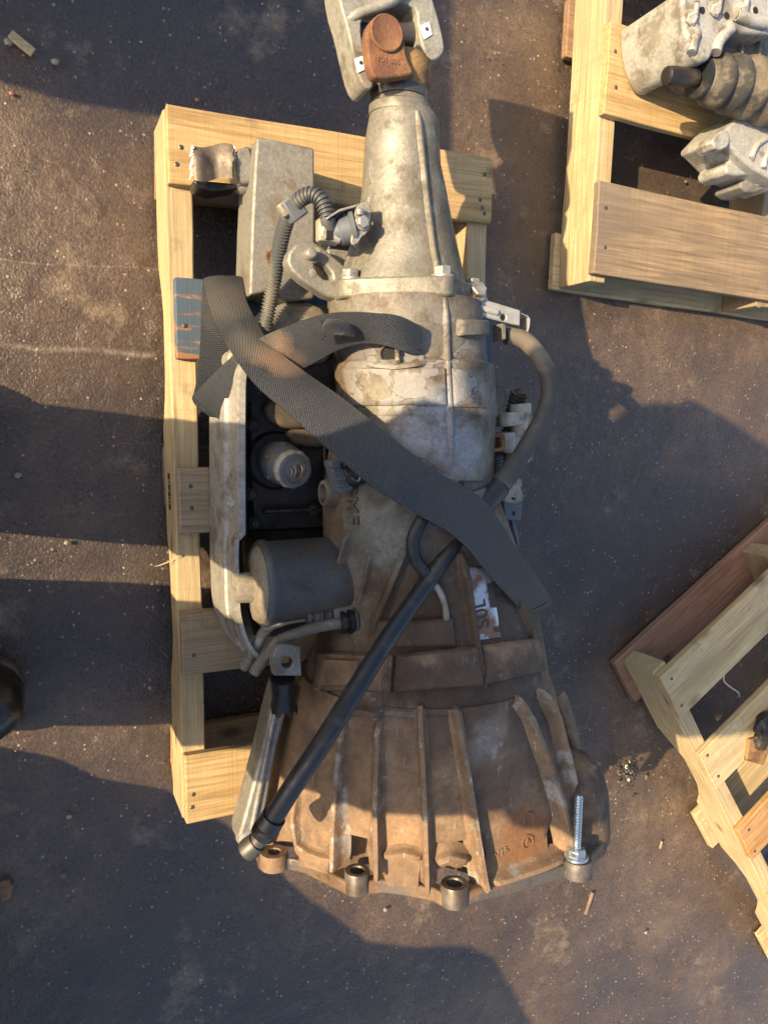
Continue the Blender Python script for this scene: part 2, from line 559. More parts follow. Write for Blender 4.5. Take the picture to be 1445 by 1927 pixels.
GO = Vector((.5, -.1, .119))   # gearbox origin: spots are given relative to it
def sp(px, py, z): return tuple(P(px, py, z) - GO)
ALU_TAIL = cast('alloy_tail', (.235, .222, .185), (.135, .118, .088), amt=.42, rough=.56, metal=.35, dscale=7, dark_amt=.38, dark=(.05, .043, .035), speck=.1)
ALU_CASE = cast('alloy_case', (.205, .187, .155), (.135, .096, .062), amt=.55, rough=.66, metal=.25, dscale=8, dark_amt=.5, speck=.2,
                spots=[(sp(800, 790, .36), .05, (.29, .315, .35), .8), (sp(850, 850, .35), .04, (.30, .32, .355), .8),
                       (sp(720, 730, .37), .06, (.24, .212, .162), .8), (sp(890, 650, .35), .05, (.16, .15, .125), .8),
                       (sp(700, 1000, .37), .075, (.185, .195, .185), .95), (sp(715, 1060, .37), .04, (.24, .24, .225), .85), (sp(640, 1040, .33), .05, (.12, .12, .11), .85),
                       (sp(850, 1300, .41), .07, (.085, .055, .036), .95), (sp(720, 1300, .40), .06, (.09, .06, .04), .95), (sp(960, 1290, .39), .07, (.085, .055, .036), .95), (sp(620, 1290, .37), .05, (.10, .078, .058), .9),
                       (sp(850, 1180, .37), .10, (.085, .05, .03), .92), (sp(760, 1190, .37), .08, (.10, .058, .033), .9), (sp(950, 1180, .35), .08, (.085, .055, .035), .9), (sp(640, 1200, .33), .05, (.10, .066, .042), .85),
                       (sp(940, 880, .32), .05, (.24, .155, .10), .8), (sp(700, 920, .35), .03, (.07, .064, .055), .75)],
                crack=(sp(780, 750, .35), .12, 40))
BELL = cast('alloy_bell_dirt_shade', (.24, .225, .20), (.245, .152, .084), amt=1.0, rough=.74, metal=.15, dscale=6, dark_amt=.6, dark=(.045, .033, .024), speck=.1, chips=.45,
            spots=[(sp(820, 1420, .42), .022, (.30, .32, .35), .9), (sp(690, 1450, .41), .035, (.20, .195, .185), .8), (sp(825, 1500, .42), .016, (.24, .24, .25), .7),
                   (sp(930, 1400, .42), .04, (.19, .185, .175), .7), (sp(590, 1480, .36), .05, (.205, .20, .185), .85), (sp(960, 1440, .42), .02, (.25, .25, .25), .6),
                   (sp(560, 1360, .34), .06, (.155, .15, .135), .9), (sp(600, 1570, .36), .03, (.46, .37, .24), .8), (sp(520, 1580, .3), .05, (.38, .24, .12), .8),
                   (sp(690, 1360, .41), .03, (.15, .14, .125), .7), (sp(980, 1580, .40), .05, (.22, .10, .04), .85), (sp(760, 1600, .40), .05, (.36, .22, .11), .7),
                   (sp(880, 1290, .40), .06, (.075, .05, .035), .85), (sp(1000, 1300, .38), .07, (.07, .048, .034), .85), (sp(640, 1280, .38), .05, (.09, .068, .05), .85), (sp(760, 1300, .40), .05, (.08, .05, .032), .85),
                   (sp(840, 1340, .41), .07, (.095, .058, .036), .85), (sp(700, 1320, .41), .05, (.10, .065, .042), .7), (sp(940, 1500, .42), .05, (.10, .06, .036), .75), (sp(1110, 1500, .34), .08, (.065, .048, .036), .85), (sp(770, 1390, .42), .06, (.12, .085, .058), .6), (sp(1000, 1400, .40), .06, (.11, .082, .06), .7)])  # darker spots among the dirt put the upper bell's shade into the colour
RIB = cast('alloy_bell_rib', (.36, .335, .295), (.24, .145, .075), amt=.7, rough=.68, metal=.25, dscale=14, dark_amt=.5, speck=.2, chips=.6)
RIM = cast('alloy_rim', (.13, .12, .11), (.19, .115, .06), amt=.55, rough=.5, metal=.4, dscale=8, dark=(.02, .018, .016), dark_amt=.7, chips=.5)
PALE = cast('alloy_pale', (.35, .34, .29), (.20, .17, .125), amt=.35, rough=.55, metal=.3, dscale=14)
RAILM = cast('rail_alloy', (.38, .37, .335), (.19, .165, .125), amt=.35, rough=.5, metal=.4, dscale=18)
OILY_SHADE = cast('oily_shade_black', (.018, .0165, .015), (.06, .045, .032), amt=.4, rough=.38, metal=0.0, dscale=12, grain=.5, chips=.1)  # oily black that also carries the shade of the recess beside the case
RUST = cast('rust', (.18, .08, .045), (.24, .115, .055), amt=.5, rough=.8, metal=0.0, dscale=20, grain=.8, dark=(.08, .036, .024), dark_amt=.6)
RUSTY = cast('rust_yellow', (.30, .18, .07), (.20, .095, .045), amt=.5, rough=.8, metal=0.0, dscale=24, grain=.8, dark_amt=.5)
STEEL = cast('steel_grey', (.285, .272, .24), (.18, .152, .115), amt=.4, rough=.55, metal=.4, dscale=10, dark_amt=.3)
WHITE_STEEL = plain('zinc_steel', (.45, .44, .40), .42, .4, 40, .3, .15, dirt=(.19, .16, .115), dirt_amt=.3)
BOLT = plain('bolt_steel', (.40, .38, .33), .4, .6, 120, .35, .2, dirt=(.15, .115, .08), dirt_amt=.3)
ZINC = plain('bright_zinc', (.50, .56, .60), .25, .9, 200, .15, .1)
DULL = plain('dull_steel', (.12, .112, .10), .45, .7, 120, .4, .2)
RUBBER = plain('black_rubber', (.015, .017, .021), .45, 0, 90, .3, .15, dirt=(.06, .052, .042), dirt_amt=.2)
RUBBER_DUSTY = plain('dusty_rubber', (.05, .048, .044), .65, 0, 30, .4, .2, dirt=(.17, .14, .10), dirt_amt=.45)
CONDUIT = plain('grey_conduit', (.06, .065, .068), .55, 0, 60, .3, .1, dirt=(.14, .125, .10), dirt_amt=.35)
CONDUIT_DK = plain('dark_conduit', (.035, .037, .04), .5, 0, 60, .3, .1, dirt=(.11, .09, .066), dirt_amt=.3)
PLASTIC_GREY = plain('grey_plastic', (.10, .115, .13), .5, 0, 70, .3, .1, dirt=(.12, .105, .085), dirt_amt=.3)
PLASTIC_BEIGE = plain('beige_plastic', (.33, .30, .245), .5, 0, 60, .25, .1, dirt=(.14, .11, .075), dirt_amt=.35)
PLASTIC_BLACK = plain('black_plastic', (.010, .010, .012), .35, 0, 70, .3, .1, dirt=(.05, .04, .03), dirt_amt=.1)
FILTER_BODY = cast('filter_shell', (.10, .105, .104), (.12, .10, .078), amt=.45, rough=.42, metal=.2, dscale=10, dark_amt=.4, grain=.2)
FILTER_CAP = cast('filter_cap', (.28, .245, .185), (.19, .15, .10), amt=.4, rough=.62, metal=.1, dscale=14)
WHITE = plain('white_label', (.66, .66, .63), .5, 0, 80, .1, .02)
INK = plain('ink_dark', (.05, .04, .035), .6, 0, 80, .2, .02)
HOLE_SHADE = plain('hole_shade_black', (.006, .006, .006), .8, 0, 50, .2, .1)  # flat black for solid pieces that stand in for shade inside holes
COPPER = plain('copper_wire', (.5, .32, .2), .4, .5, 80, .2, .1)
def foil():
    s = NB('foil_label')
    n = s.noise(60, 6, .6)
    worn = s.maprange(s.noise(34, 5), .44, .54, 0, 1)
    c = s.mix(worn, (.58, .58, .60), (.17, .10, .06))
    return s.set(Base_Color=c, Metallic=s.math('MULTIPLY', s.math('SUBTRACT', 1.0, worn), .75), Roughness=.32, Normal=s.bump(n, .5, .002))
FOIL = foil()
def webbing():
    s = NB('strap_webbing')
    uv = s.t.nodes.new('ShaderNodeTexCoord').outputs['UV']
    w = s.t.nodes.new('ShaderNodeTexWave'); w.wave_type = 'BANDS'; w.bands_direction = 'DIAGONAL'
    w.inputs['Scale'].default_value = 135; w.inputs['Distortion'].default_value = .6; w.inputs['Detail'].default_value = 1
    s.L(s.map((1, 2.4, 1), src=uv), w.inputs['Vector'])
    w2 = s.t.nodes.new('ShaderNodeTexWave'); w2.wave_type = 'BANDS'; w2.bands_direction = 'X'
    w2.inputs['Scale'].default_value = 105
    s.L(s.map((1, 1, 1), src=uv), w2.inputs['Vector'])
    weave = s.math('MULTIPLY', w.outputs['Fac'], s.math('ADD', .35, s.math('MULTIPLY', w2.outputs['Fac'], .65)))
    c = s.mix(weave, (.005, .008, .015), (.042, .050, .064))
    worn = s.maprange(s.noise(16, 8, .7), .52, .75, 0, .4)
    c = s.mix(worn, c, (.06, .060, .058))
    st = s.noise(1, 4, .7, vec=s.map((260, 900, 1), rot=(0, 0, .6), src=uv))
    c = s.mix(s.maprange(st, .35, .6, .7, 0), c, (.008, .010, .014))
    c = s.mix(s.maprange(st, .58, .74, 0, .45), c, (.10, .105, .11))
    ed = s.math('ABSOLUTE', s.math('SUBTRACT', s.sep(uv)[1], .025))
    c = s.mix(s.maprange(ed, .0205, .0225, 0, .5), c, (.02, .022, .026))
    weave = s.math('ADD', weave, s.math('MULTIPLY', st, .8))
    return s, c, weave
def strap_mat(stains):
    s, c, weave = webbing()
    for cc, rr, cl, st in stains:
        c = s.mix(s.math('MULTIPLY', s.blob(cc, rr, .6, .3, 26), st), c, cl)
    return s.set(Base_Color=c, Roughness=.42, Normal=s.bump(weave, .8, .0016), Specular_IOR_Level=.6, Sheen_Weight=.06, Sheen_Roughness=.4)

def ground_mat():
    s = NB('wet_asphalt')
    big = s.noise(1.1, 6, .6)
    mid = s.noise(4.5, 8, .62)
    fine = s.noise(38, 8, .65)
    grit = s.noise(170, 5, .6)
    c = s.ramp(mid, [(.28, (.048, .033, .023)), (.5, (.098, .067, .044)), (.72, (.165, .115, .073))])
    c = s.mix(s.maprange(fine, .35, .7, 0, .65), c, (.052, .038, .030))
    # oily dark patches and pale worn patches
    oil = s.maprange(s.noise(1.9, 6, .6, vec=s.map((1, 1, 1), loc=(4.2, 1.1, 0))), .47, .60, 0, .85)
    c = s.mix(oil, c, (.040, .032, .030))
    pale = s.maprange(s.noise(7, 7, .7, vec=s.map((1, 1, 1), loc=(9, 3, 1))), .58, .70, 0, .6)
    c = s.mix(pale, c, (.27, .205, .135))
    # pale scuff streaks
    st = s.maprange(s.noise(1, 5, .6, vec=s.map((5, 50, 5), rot=(0, 0, .9))), .68, .74, 0, .35)
    c = s.mix(st, c, (.24, .19, .13))
    c = s.mix(s.maprange(grit, .38, .55, .4, 0), c, (.026, .019, .014))
    c = s.mix(s.maprange(s.noise(330, 4, .7), .62, .72, 0, .25), c, (.27, .205, .14))
    pit = s.math('MULTIPLY', s.maprange(s.vor(46), .05, .16, 1, 0), s.maprange(s.noise(6, 4), .5, .62, 0, .8))
    c = s.mix(pit, c, (.014, .011, .010))
    # small stones set in the surface
    v = s.vor(120)
    pick = s.vor(120, out='Color')
    ps = s.sep(pick)
    stone = s.math('MULTIPLY', s.maprange(v, .16, .26, 1, 0), s.maprange(ps[0], .84, .87, 0, 1))
    c = s.mix(stone, c, s.mix(ps[1], (.36, .30, .24), (.16, .10, .07)))
    # chalky seam lines that cross the yard at the left
    xyz = s.sep()
    for y0, x1, w_ in ((.112, .20, .0024), (.232, .19, .0007)):
        dy = s.math('ABSOLUTE', s.math('SUBTRACT', s.math('ADD', xyz[1], s.math('MULTIPLY', s.math('SUBTRACT', s.noise(7, 4), .5), .03)), y0))
        ln = s.math('MULTIPLY', s.maprange(dy, w_ * .2, w_ * 2.6, 1, 0), s.maprange(s.noise(55, 7, .7), .36, .66, 0, .55))
        ln = s.math('MULTIPLY', ln, s.maprange(xyz[0], x1, x1 + .1, 1, 0))
        c = s.mix(ln, c, (.32, .27, .21))
    n9 = s.noise(520, 3, .65)
    h = s.math('ADD', s.math('MULTIPLY', fine, .35), s.math('MULTIPLY', grit, .65))
    bm = s.bump(h, .45, .003)
    bm = s.bump(s.vor(240), .28, .0018, bm)
    bm = s.bump(n9, .5, .0012, bm)
    wet = s.maprange(s.noise(2.6, 6, .6, vec=s.map((1, 1, 1), loc=(2, 7, 3))), .42, .6, 0, 1)
    ro = s.maprange(s.math('ADD', s.math('MULTIPLY', mid, .4), s.math('MULTIPLY', grit, .6)), .35, .62, .24, .52)
    ro = s.mix(s.math('MULTIPLY', wet, .7), ro, .19)
    ro = s.mix(s.math('MULTIPLY', oil, .6), ro, .26)
    return s.set(Base_Color=c, Roughness=ro, Normal=bm, Specular_IOR_Level=.62)
GROUND = ground_mat()

# ------------------------------------------------------------------ the ground
def vnoise(x, y, s, seed):
    r = np.random.default_rng(seed); N = 256
    g = r.random((N, N))
    X = x * s; Y = y * s
    xi = np.floor(X).astype(int); yi = np.floor(Y).astype(int)
    fx = X - xi; fy = Y - yi
    fx = fx * fx * (3 - 2 * fx); fy = fy * fy * (3 - 2 * fy)
    a = g[xi % N, yi % N]; b = g[(xi + 1) % N, yi % N]; c = g[xi % N, (yi + 1) % N]; d = g[(xi + 1) % N, (yi + 1) % N]
    return (a * (1 - fx) + b * fx) * (1 - fy) + (c * (1 - fx) + d * fx) * fy
def build_ground():
    # dense where the photograph looks, coarse out to the horizon, one sheet
    def axis(a, b, step):
        mid = np.arange(a, b + step * .5, step)
        out = [60, 25, 10, 4, 1.5, .6, .25, .1, .04, .016]
        return np.concatenate([a - np.array(out), mid, b + np.array(out[::-1])])
    xs = axis(-.25, 1.75, .0055); ys = axis(-1.7, 1.1, .0055)
    X, Y = np.meshgrid(xs, ys, indexing='ij')
    Z = (vnoise(X, Y, 3, 1) - .5) * .006 + (vnoise(X, Y, 11, 2) - .5) * .0025 + (vnoise(X, Y, 37, 3) - .5) * .0010 + (vnoise(X, Y, 90, 4) - .5) * .0010
    lump = np.clip(vnoise(X, Y, 70, 5) - .8, 0, 1) * .014 * np.clip(vnoise(X, Y, 4, 8) * 2 - .6, 0, 1)
    Z = Z + lump - .006
    Z = np.minimum(Z, .0015)
    nx, ny = X.shape
    v = np.stack([X, Y, Z], -1).reshape(-1, 3)
    i = np.arange(nx * ny).reshape(nx, ny)
    f = np.stack([i[:-1, :-1], i[1:, :-1], i[1:, 1:], i[:-1, 1:]], -1).reshape(-1, 4)
    me = bpy.data.meshes.new('ground')
    me.vertices.add(len(v)); me.vertices.foreach_set('co', v.ravel().astype(np.float32))
    me.loops.add(f.size); me.loops.foreach_set('vertex_index', f.ravel().astype(np.int32))
    me.polygons.add(len(f)); me.polygons.foreach_set('loop_start', np.arange(0, f.size, 4, dtype=np.int32))
    me.update(calc_edges=True); me.validate()
    me.shade_smooth()
    me.materials.append(GROUND)
    o = bpy.data.objects.new('ground', me); col.objects.link(o)
    tag(o, 'wet dark brown oil-stained asphalt yard', kind='structure')
build_ground()

# ------------------------------------------------------------------ pallets
def board(name, parent, c, ang, L, W, T, mat, rough_end=.0, notch=False, seed=0, wob=.0012, bevel=.0022):
    """plank whose own X axis runs along the grain; c = centre in world"""
    n, m = 26, 4
    rs = random.Random(seed)
    rings = []
    notches = [(.20, .42), (.58, .80)]
    for i in range(n + 1):
        t = i / n; x = (t - .5) * L
        nz0 = noise.noise(Vector((x * 9, seed * 3.1, .2))) * wob; nz1 = noise.noise(Vector((x * 9, seed * 3.1, 7.2))) * wob
        nz2 = noise.noise(Vector((x * 14, seed * 1.7, 3.9))) * wob * .5
        ring = []
        b0 = -T / 2
        if notch:
            for a, b in notches:
                if a < t < b:
                    e = min(t - a, b - t) / (b - a)
                    b0 = -T / 2 + T * .42 * min(1, e * 4)
        pr = [(-W / 2 + nz0, b0), (-W / 2 + nz0, T / 2), (-W / 4, T / 2 + nz2), (0, T / 2 + nz2), (W / 4, T / 2 + nz2), (W / 2 + nz1, T / 2), (W / 2 + nz1, b0), (0, b0)]
        for j, (y, z) in enumerate(pr):
            xx = x
            if i in (0, n):
                xx += (rs.random() - .5) * rough_end
            ring.append(Vector((xx, y, z)))
        rings.append(ring)
    v, f = g_loft(rings)
    me = bpy.data.meshes.new(name)
    me.from_pydata([tuple(p) for p in v], [], f); me.update()
    bm = bmesh.new(); bm.from_mesh(me); bmesh.ops.recalc_face_normals(bm, faces=bm.faces); bm.to_mesh(me); bm.free()
    o = bpy.data.objects.new(name, me); col.objects.link(o); me.materials.append(mat)
    me.shade_smooth(); me.set_sharp_from_angle(angle=R(35))
    o.parent = parent
    po = ORG[parent.name]; pr = parent.rotation_euler.z if parent.rotation_euler else 0
    o.location = Matrix.Rotation(-pr, 3, 'Z') @ (Vector(c) - po)
    o.rotation_euler = (0, 0, ang - pr)
    b = o.modifiers.new('bevel', 'BEVEL'); b.width = bevel; b.segments = 2; b.limit_method = 'ANGLE'; b.angle_limit = R(50)
    ORG[o.name] = Vector(c)
    o['_c'] = 0
    del o['_c']
    return o
def nail(bd, px, py, z, r=.0032):
    c = P(px, py, z)
    v, f = g_lathe(c + Vector((0, 0, -.004)), (0, 0, 1), [(0, r), (.0046, r), (.0052, r * .7)], 12)
    # child of the board: into the board's frame
    me = bpy.data.meshes.new('nail')
    a = -bd.matrix_basis.to_euler().z
    bw = ORG[bd.name]; rz = bd.rotation_euler.z + (bd.parent.rotation_euler.z if bd.parent else 0)
    Mi = Matrix.Rotation(-rz, 3, 'Z')
    me.from_pydata([tuple(Mi @ (p - bw)) for p in v], [], f); me.update(); me.materials.append(DULL)
    o = bpy.data.objects.new('nail', me); col.objects.link(o); o.parent = bd
    return o

DZ, BT, SH = .119, .016, .087     # deck height, board thickness, stringer height
BZ = DZ - BT / 2
SZ = DZ - BT - SH / 2
pal = empty('pallet', (.434, -.078, 0), 'pale pine pallet under the long gearbox', 'pallet', 'wooden pallets')
x0, x1 = .179, .689
def mainboard(y0, y1, mat, seed, z=BZ, xa=x0, xb=x1, **k):
    return board('deck_board' if z == BZ else 'bottom_board', pal, ((xa + xb) / 2, (y0 + y1) / 2, z), 0, xb - xa, abs(y1 - y0), BT, mat, seed=seed, **k)
b1 = mainboard(.43, .328, W_FRESH, 1, rough_end=.002)
b2 = mainboard(.204, .094, W_BLUE, 2, xa=.184, xb=.694)
b3 = mainboard(-.058, -.152, W_TAN, 3, xa=.182)
b4 = mainboard(-.266, -.36, W_TAN, 4, xa=.180)
b5 = mainboard(-.481, -.586, W_FRESH, 5, rough_end=.003)
tag(b2, label='deck board with worn blue paint over orange wood')
for bd, pts in ((b1, [(341, 277), (333, 309), (903, 376), (911, 402)]), (b2, [(348, 613)]), (b3, [(359, 915), (361, 956)]), (b4, [(365, 1233)]), (b5, [(364, 1495), (362, 1519)])):
    for p in pts:
        nail(bd, p[0], p[1], DZ)
for xs_, mt, sd in ((.196, W_PALE, 11), (.434, W_TAN, 12), (.672, W_PALE, 13)):
    board('stringer', pal, (xs_, -.078, SZ), R(90), 1.012 if sd != 13 else 1.008, .036, SH, mt, notch=True, seed=sd, wob=.002, rough_end=.003)
for y0, y1, mt, sd in ((.425, .335, W_BROWN, 21), (-.03, -.12, W_BROWN, 22), (-.475, -.58, W_ORANGE, 23)):
    board('bottom_board', pal, (.434, (y0 + y1) / 2, BT / 2), 0, .512, abs(y1 - y0), BT, mt, seed=sd, rough_end=.004)

# pallet at the upper right: a metal-cased gearbox sits on it
a2 = R(-2.4)
pal2 = empty('pallet', (.905, .262, 0), 'weathered grey and tan pallet at upper right under the silver transaxle', 'pallet', 'wooden pallets', rz=a2)
def on2(u, w, z):   # u along boards, w along stringers from the front corner
    return Vector((.898 + u * math.cos(a2) - w * math.sin(a2), .266 + u * math.sin(a2) + w * math.cos(a2), z))
LB = 1.05
for w0, w1, mt, sd in ((0.0, .156, W_GREY, 31), (.266, .418, W_FRESH, 32), (.53, .66, W_GREY, 33)):
    board('deck_board', pal2, on2(LB / 2, (w0 + w1) / 2, BZ), a2, LB, w1 - w0, BT, mt, seed=sd, rough_end=.004)
for u, mt, sd in ((.019, W_PALE, 34), (.43, W_TAN, 35), (LB - .02, W_TAN, 36)):
    board('stringer', pal2, on2(u, .48, SZ), a2 + R(90), .98, .036, SH, mt, seed=sd, wob=.002, rough_end=.002, notch=False)
for w0, w1, mt, sd in ((-.012, .09, W_PALE, 37), (.4, .5, W_BROWN, 38)):
    board('bottom_board', pal2, on2(LB / 2 - .006, (w0 + w1) / 2, BT / 2), a2, LB + .012, w1 - w0, BT, mt, seed=sd)

# pallet at the lower right, turned on the ground
a3 = R(32.6)
pal3 = empty('pallet', (1.08, -.476, 0), 'angled yellow pine pallet at lower right with greasy black parts', 'pallet', 'wooden pallets', rz=a3)
def on3(u, w, z):   # u along boards (up right), w along stringers (down right)
    return Vector((1.083 + u * math.cos(a3) + w * math.sin(a3), -.479 + u * math.sin(a3) - w * math.cos(a3), z))
LB3 = .8
for w0, w1, mt, sd in ((.004, .113, W_PALE, 41), (.214, .314, W_PALE, 42), (.438, .53, W_ORANGE, 43), (.65, .75, W_PALE, 44)):
    board('deck_board', pal3, on3(LB3 / 2, (w0 + w1) / 2, BZ), a3, LB3, w1 - w0, BT, mt, seed=sd, rough_end=.003)
for u, mt, sd in ((.019, W_PALE, 45), (.4, W_TAN, 46)):
    board('stringer', pal3, on3(u, .488, SZ), a3 - R(90), .98, .036, SH, mt, notch=True, seed=sd, wob=.002, rough_end=.002)
for w0, w1, mt, sd in ((-.012, .10, W_RED, 47), (.44, .55, W_PALE, 48), (.86, .97, W_PALE, 49)):
    board('bottom_board', pal3, on3(LB3 / 2 - .008, (w0 + w1) / 2, BT / 2), a3, LB3 + .02, w1 - w0, BT, mt, seed=sd)

# ------------------------------------------------------------------ stand-ins added left of the view to throw the long shadows
crate_root = empty('shadow_crate', (-.5, 1.0, 0), 'added wooden crate, out of view, that shades the upper left', 'crate')
def crate():
    x0c, x1c, y0c, y1c, h = -.82, -.2, .578, 1.5, .60  # added out of view; its edge and height set where the shadow ends
    k = 0
    nb = 5
    for i in range(nb):
        z0 = h * i / nb; z1 = h * (i + 1) / nb - .002
        zc = (z0 + z1) / 2
        for yy in (y0c + .008, y1c - .008):
            v, f = g_box(((x0c + x1c) / 2, yy, zc), x1c - x0c, .016, z1 - z0); link('plank', v, f, W_TAN, crate_root, bevel=.002); k += 1
        for xx in (x0c + .008, x1c - .008):
            v, f = g_box((xx, (y0c + y1c) / 2, zc), .0158, y1c - y0c - .034, z1 - z0); link('plank', v, f, W_GREY, crate_root, bevel=.002)
    nl = 7
    for i in range(nl):
        ya = y0c + (y1c - y0c) * i / nl; yb = y0c + (y1c - y0c) * (i + 1) / nl - .002
        v, f = g_box(((x0c + x1c) / 2, (ya + yb) / 2, h + .008), x1c - x0c + .01, yb - ya, .015); link('lid_plank', v, f, W_TAN, crate_root, bevel=.002)
crate()
def heap():
    HEAP_GREY = plain('shadow_heap_grey', (.10, .11, .12), .6, 0, 20, .4, .3)
    prof = [(-.46, .0), (-.482, .2), (-.50, .25), (-.538, .30), (-.56, .37), (-.638, .45), (-.777, .545), (-.88, .63), (-.905, .70), (-.92, .78), (-.954, .83), (-1.125, .90), (-1.4, .95), (-1.7, .93), (-2.1, .7), (-2.2, 0)]  # unseen added heap, heights shaped to give its shadow the wanted outline
    rings = []
    for i, (yp, h) in enumerate(prof):
        ring = []
        for x, k in ((-1.0, 0), (-.98, .5), (-.9, .9), (-.75, 1), (-.55, 1.02), (-.38, 1), (-.35, .97), (-.33, .6), (-.31, 0)):
            yw = yp - x * math.tan(R(7.8)) if False else yp + (-.0) 
            xx = x
            yy = yp + .35 * .137
            hh = h * k
            hh += noise.noise(Vector((x * 6, yp * 6, 1))) * .03 * (1 if .05 < k < .97 else 0)
            ring.append(Vector((xx, yy, max(0, hh))))
        rings.append(ring)
    v, f = g_loft(rings, cap=False, closed=False)
    o = link('shadow_heap', v, f, HEAP_GREY, smooth=60)
    sm = o.modifiers.new('solid', 'SOLIDIFY'); sm.thickness = .004
    tag(o, 'added grey heap, out of view, that shades the lower left', 'tarpaulin')
heap()

def nail_at(bd, c, r=.0034):
    rz = bd.rotation_euler.z + bd.parent.rotation_euler.z
    Mi = Matrix.Rotation(-rz, 3, 'Z'); bw = ORG[bd.name]
    v, f = g_lathe(Vector((c.x, c.y, DZ - .004)), (0, 0, 1), [(0, r), (.0046, r), (.0052, r * .7)], 12)
    me = bpy.data.meshes.new('nail'); me.from_pydata([tuple(Mi @ (p - bw)) for p in v], [], f); me.update(); me.materials.append(DULL)
    o = bpy.data.objects.new('nail', me); col.objects.link(o); o.parent = bd
rn = random.Random(9)
for pp, fn, us in ((pal2, on2, (.02, .43)), (pal3, on3, (.02, .4)), (pal, None, (.196, .672))):
    for bd in [c for c in pp.children if c.name.startswith('deck_board')]:
        cw = ORG[bd.name]
        hw = bd.dimensions.y if False else .03
        for u in us:
            for s_ in (-1, 1):
                if fn is None:
                    if u < .3: continue
                    nail_at(bd, Vector((u + rn.uniform(-.008, .008), cw.y + s_ * .028 + rn.uniform(-.006, .006), DZ)))
                else:
                    rz = pp.rotation_euler.z; d = Vector((math.cos(rz), math.sin(rz), 0)); n_ = Vector((-d.y, d.x, 0))
                    L = LB if pp is pal2 else LB3
                    nail_at(bd, Vector((cw.x, cw.y, DZ)) + d * (u - L / 2 + rn.uniform(-.006, .006)) + n_ * (s_ * hw + rn.uniform(-.006, .006)))

# ------------------------------------------------------------------ the gearbox
gb = empty('gearbox', tuple(GO), 'long grimy alloy gearbox lying on the pale pallet, brown bell housing at the front', 'gearbox')
ZC = .22
def zc_at(py): return float(np.interp(py, [150, 560, 1262], [.315, .288, .225]))
TZ = .315
def sections(st, sub=5, seg=72, nexp=2.0, zmin=.121):
    """st: list of (leftpx, rightpx[, scale]) -> rings of an uneven cast barrel"""
    S = []
    for e in st:
        zc = zc_at((e[0][1] + e[1][1]) / 2)
        xc, y, r = tang(e[0], e[1], zc)
        S.append((xc, y, r * (e[2] if len(e) > 2 else 1.0), zc))
    rings = []
    for i in range(len(S) - 1):
        for k in range(sub):
            t = k / sub
            rings.append(tuple(S[i][j] * (1 - t) + S[i + 1][j] * t for j in range(4)))
    rings.append(S[-1])
    out = []
    for xc, y, r, zc in rings:
        ring = []
        for k in range(seg):
            a = 2 * math.pi * k / seg
            c, s_ = math.cos(a), math.sin(a)
            q = (abs(c) ** nexp + abs(s_) ** nexp) ** (-1 / nexp)
            ring.append(Vector((xc + r * q * c, y, max(zmin, zc + r * q * s_))))
        out.append(ring)
    return out
def add_loft(key, name, rings, mat, **k):
    v, f = g_loft(rings)
    surf_add(key, v, f)
    return link(name, v, f, mat, gb, **k)
def part(name, g, mat, parent=None, **k):
    return link(name, g[0], g[1], mat, parent or gb, **k)

# tail housing
tail = add_loft('tail', 'tail_housing', sections([
    ((703, 160), (797, 158)), ((700, 200), (806, 196)), ((697, 214), (812, 208)), ((693, 232), (826, 228)), ((687, 262), (827, 268)),
    ((684, 310), (829, 310)), ((681, 360), (839, 352)), ((675, 420), (850, 410)), ((668, 470), (860, 455)), ((655, 515), (870, 500)), ((640, 552), (880, 540))], sub=4), ALU_TAIL, smooth=50)
part('casting_seam', g_rib([(786, 208), (789, 240), (797, 320), (806, 400), (815, 470), (823, 510), (836, 545)], .0045, .0045, ['tail']), ALU_TAIL, tail, smooth=60)
part('casting_seam', g_rib([(700, 345), (697, 300)], .003, .003, ['tail']), ALU_TAIL, tail, smooth=60)
part('gusset', g_rib([(692, 372), (684, 420), (672, 470), (656, 520), (640, 552)], .010, .006, ['tail']), ALU_TAIL, tail, smooth=60)
part('collar_ring', (lambda c: g_lathe(Vector((c[0], c[1] - .004, zc_at(203))), (0, 1, .05), [(-.006, c[2] * 1.0), (-.006, c[2] * 1.06), (.004, c[2] * 1.06), (.006, c[2])]))(tang((697, 205), (809, 202), zc_at(203))), ALU_TAIL, tail)
# rear flange between tail and case
def hull(pts):
    pts = sorted(set(pts)); lo = []; up = []
    for p in pts:
        while len(lo) > 1 and (lo[-1][0] - lo[-2][0]) * (p[1] - lo[-2][1]) - (lo[-1][1] - lo[-2][1]) * (p[0] - lo[-2][0]) <= 0: lo.pop()
        lo.append(p)
    for p in reversed(pts):
        while len(up) > 1 and (up[-1][0] - up[-2][0]) * (p[1] - up[-2][1]) - (up[-1][1] - up[-2][1]) * (p[0] - up[-2][0]) <= 0: up.pop()
        up.append(p)
    return lo[:-1] + up[:-1]
fzc = zc_at(556)
fxc, fyy, frr = tang((640, 552), (880, 540), fzc)
fyy += .002
BA = (R(163), R(84), R(22), R(-40), R(-140))
hp = [(fxc + frr * 1.03 * math.cos(t), fzc + frr * 1.03 * math.sin(t)) for t in [2 * math.pi * k / 40 for k in range(40)]]
for t in BA:
    bx, bz = fxc + frr * 1.09 * math.cos(t), fzc + frr * 1.09 * math.sin(t)
    hp += [(bx + .014 * math.cos(q), bz + .014 * math.sin(q)) for q in [2 * math.pi * k / 16 for k in range(16)]]
fo = [Vector((x, fyy, z)) for x, z in hull(hp)]
v, f = g_prism(fo, Vector((0, -.024, -.002)))
surf_add('flange', v, f)
fl = part('rear_flange', (v, f), ALU_TAIL, bevel=.003)
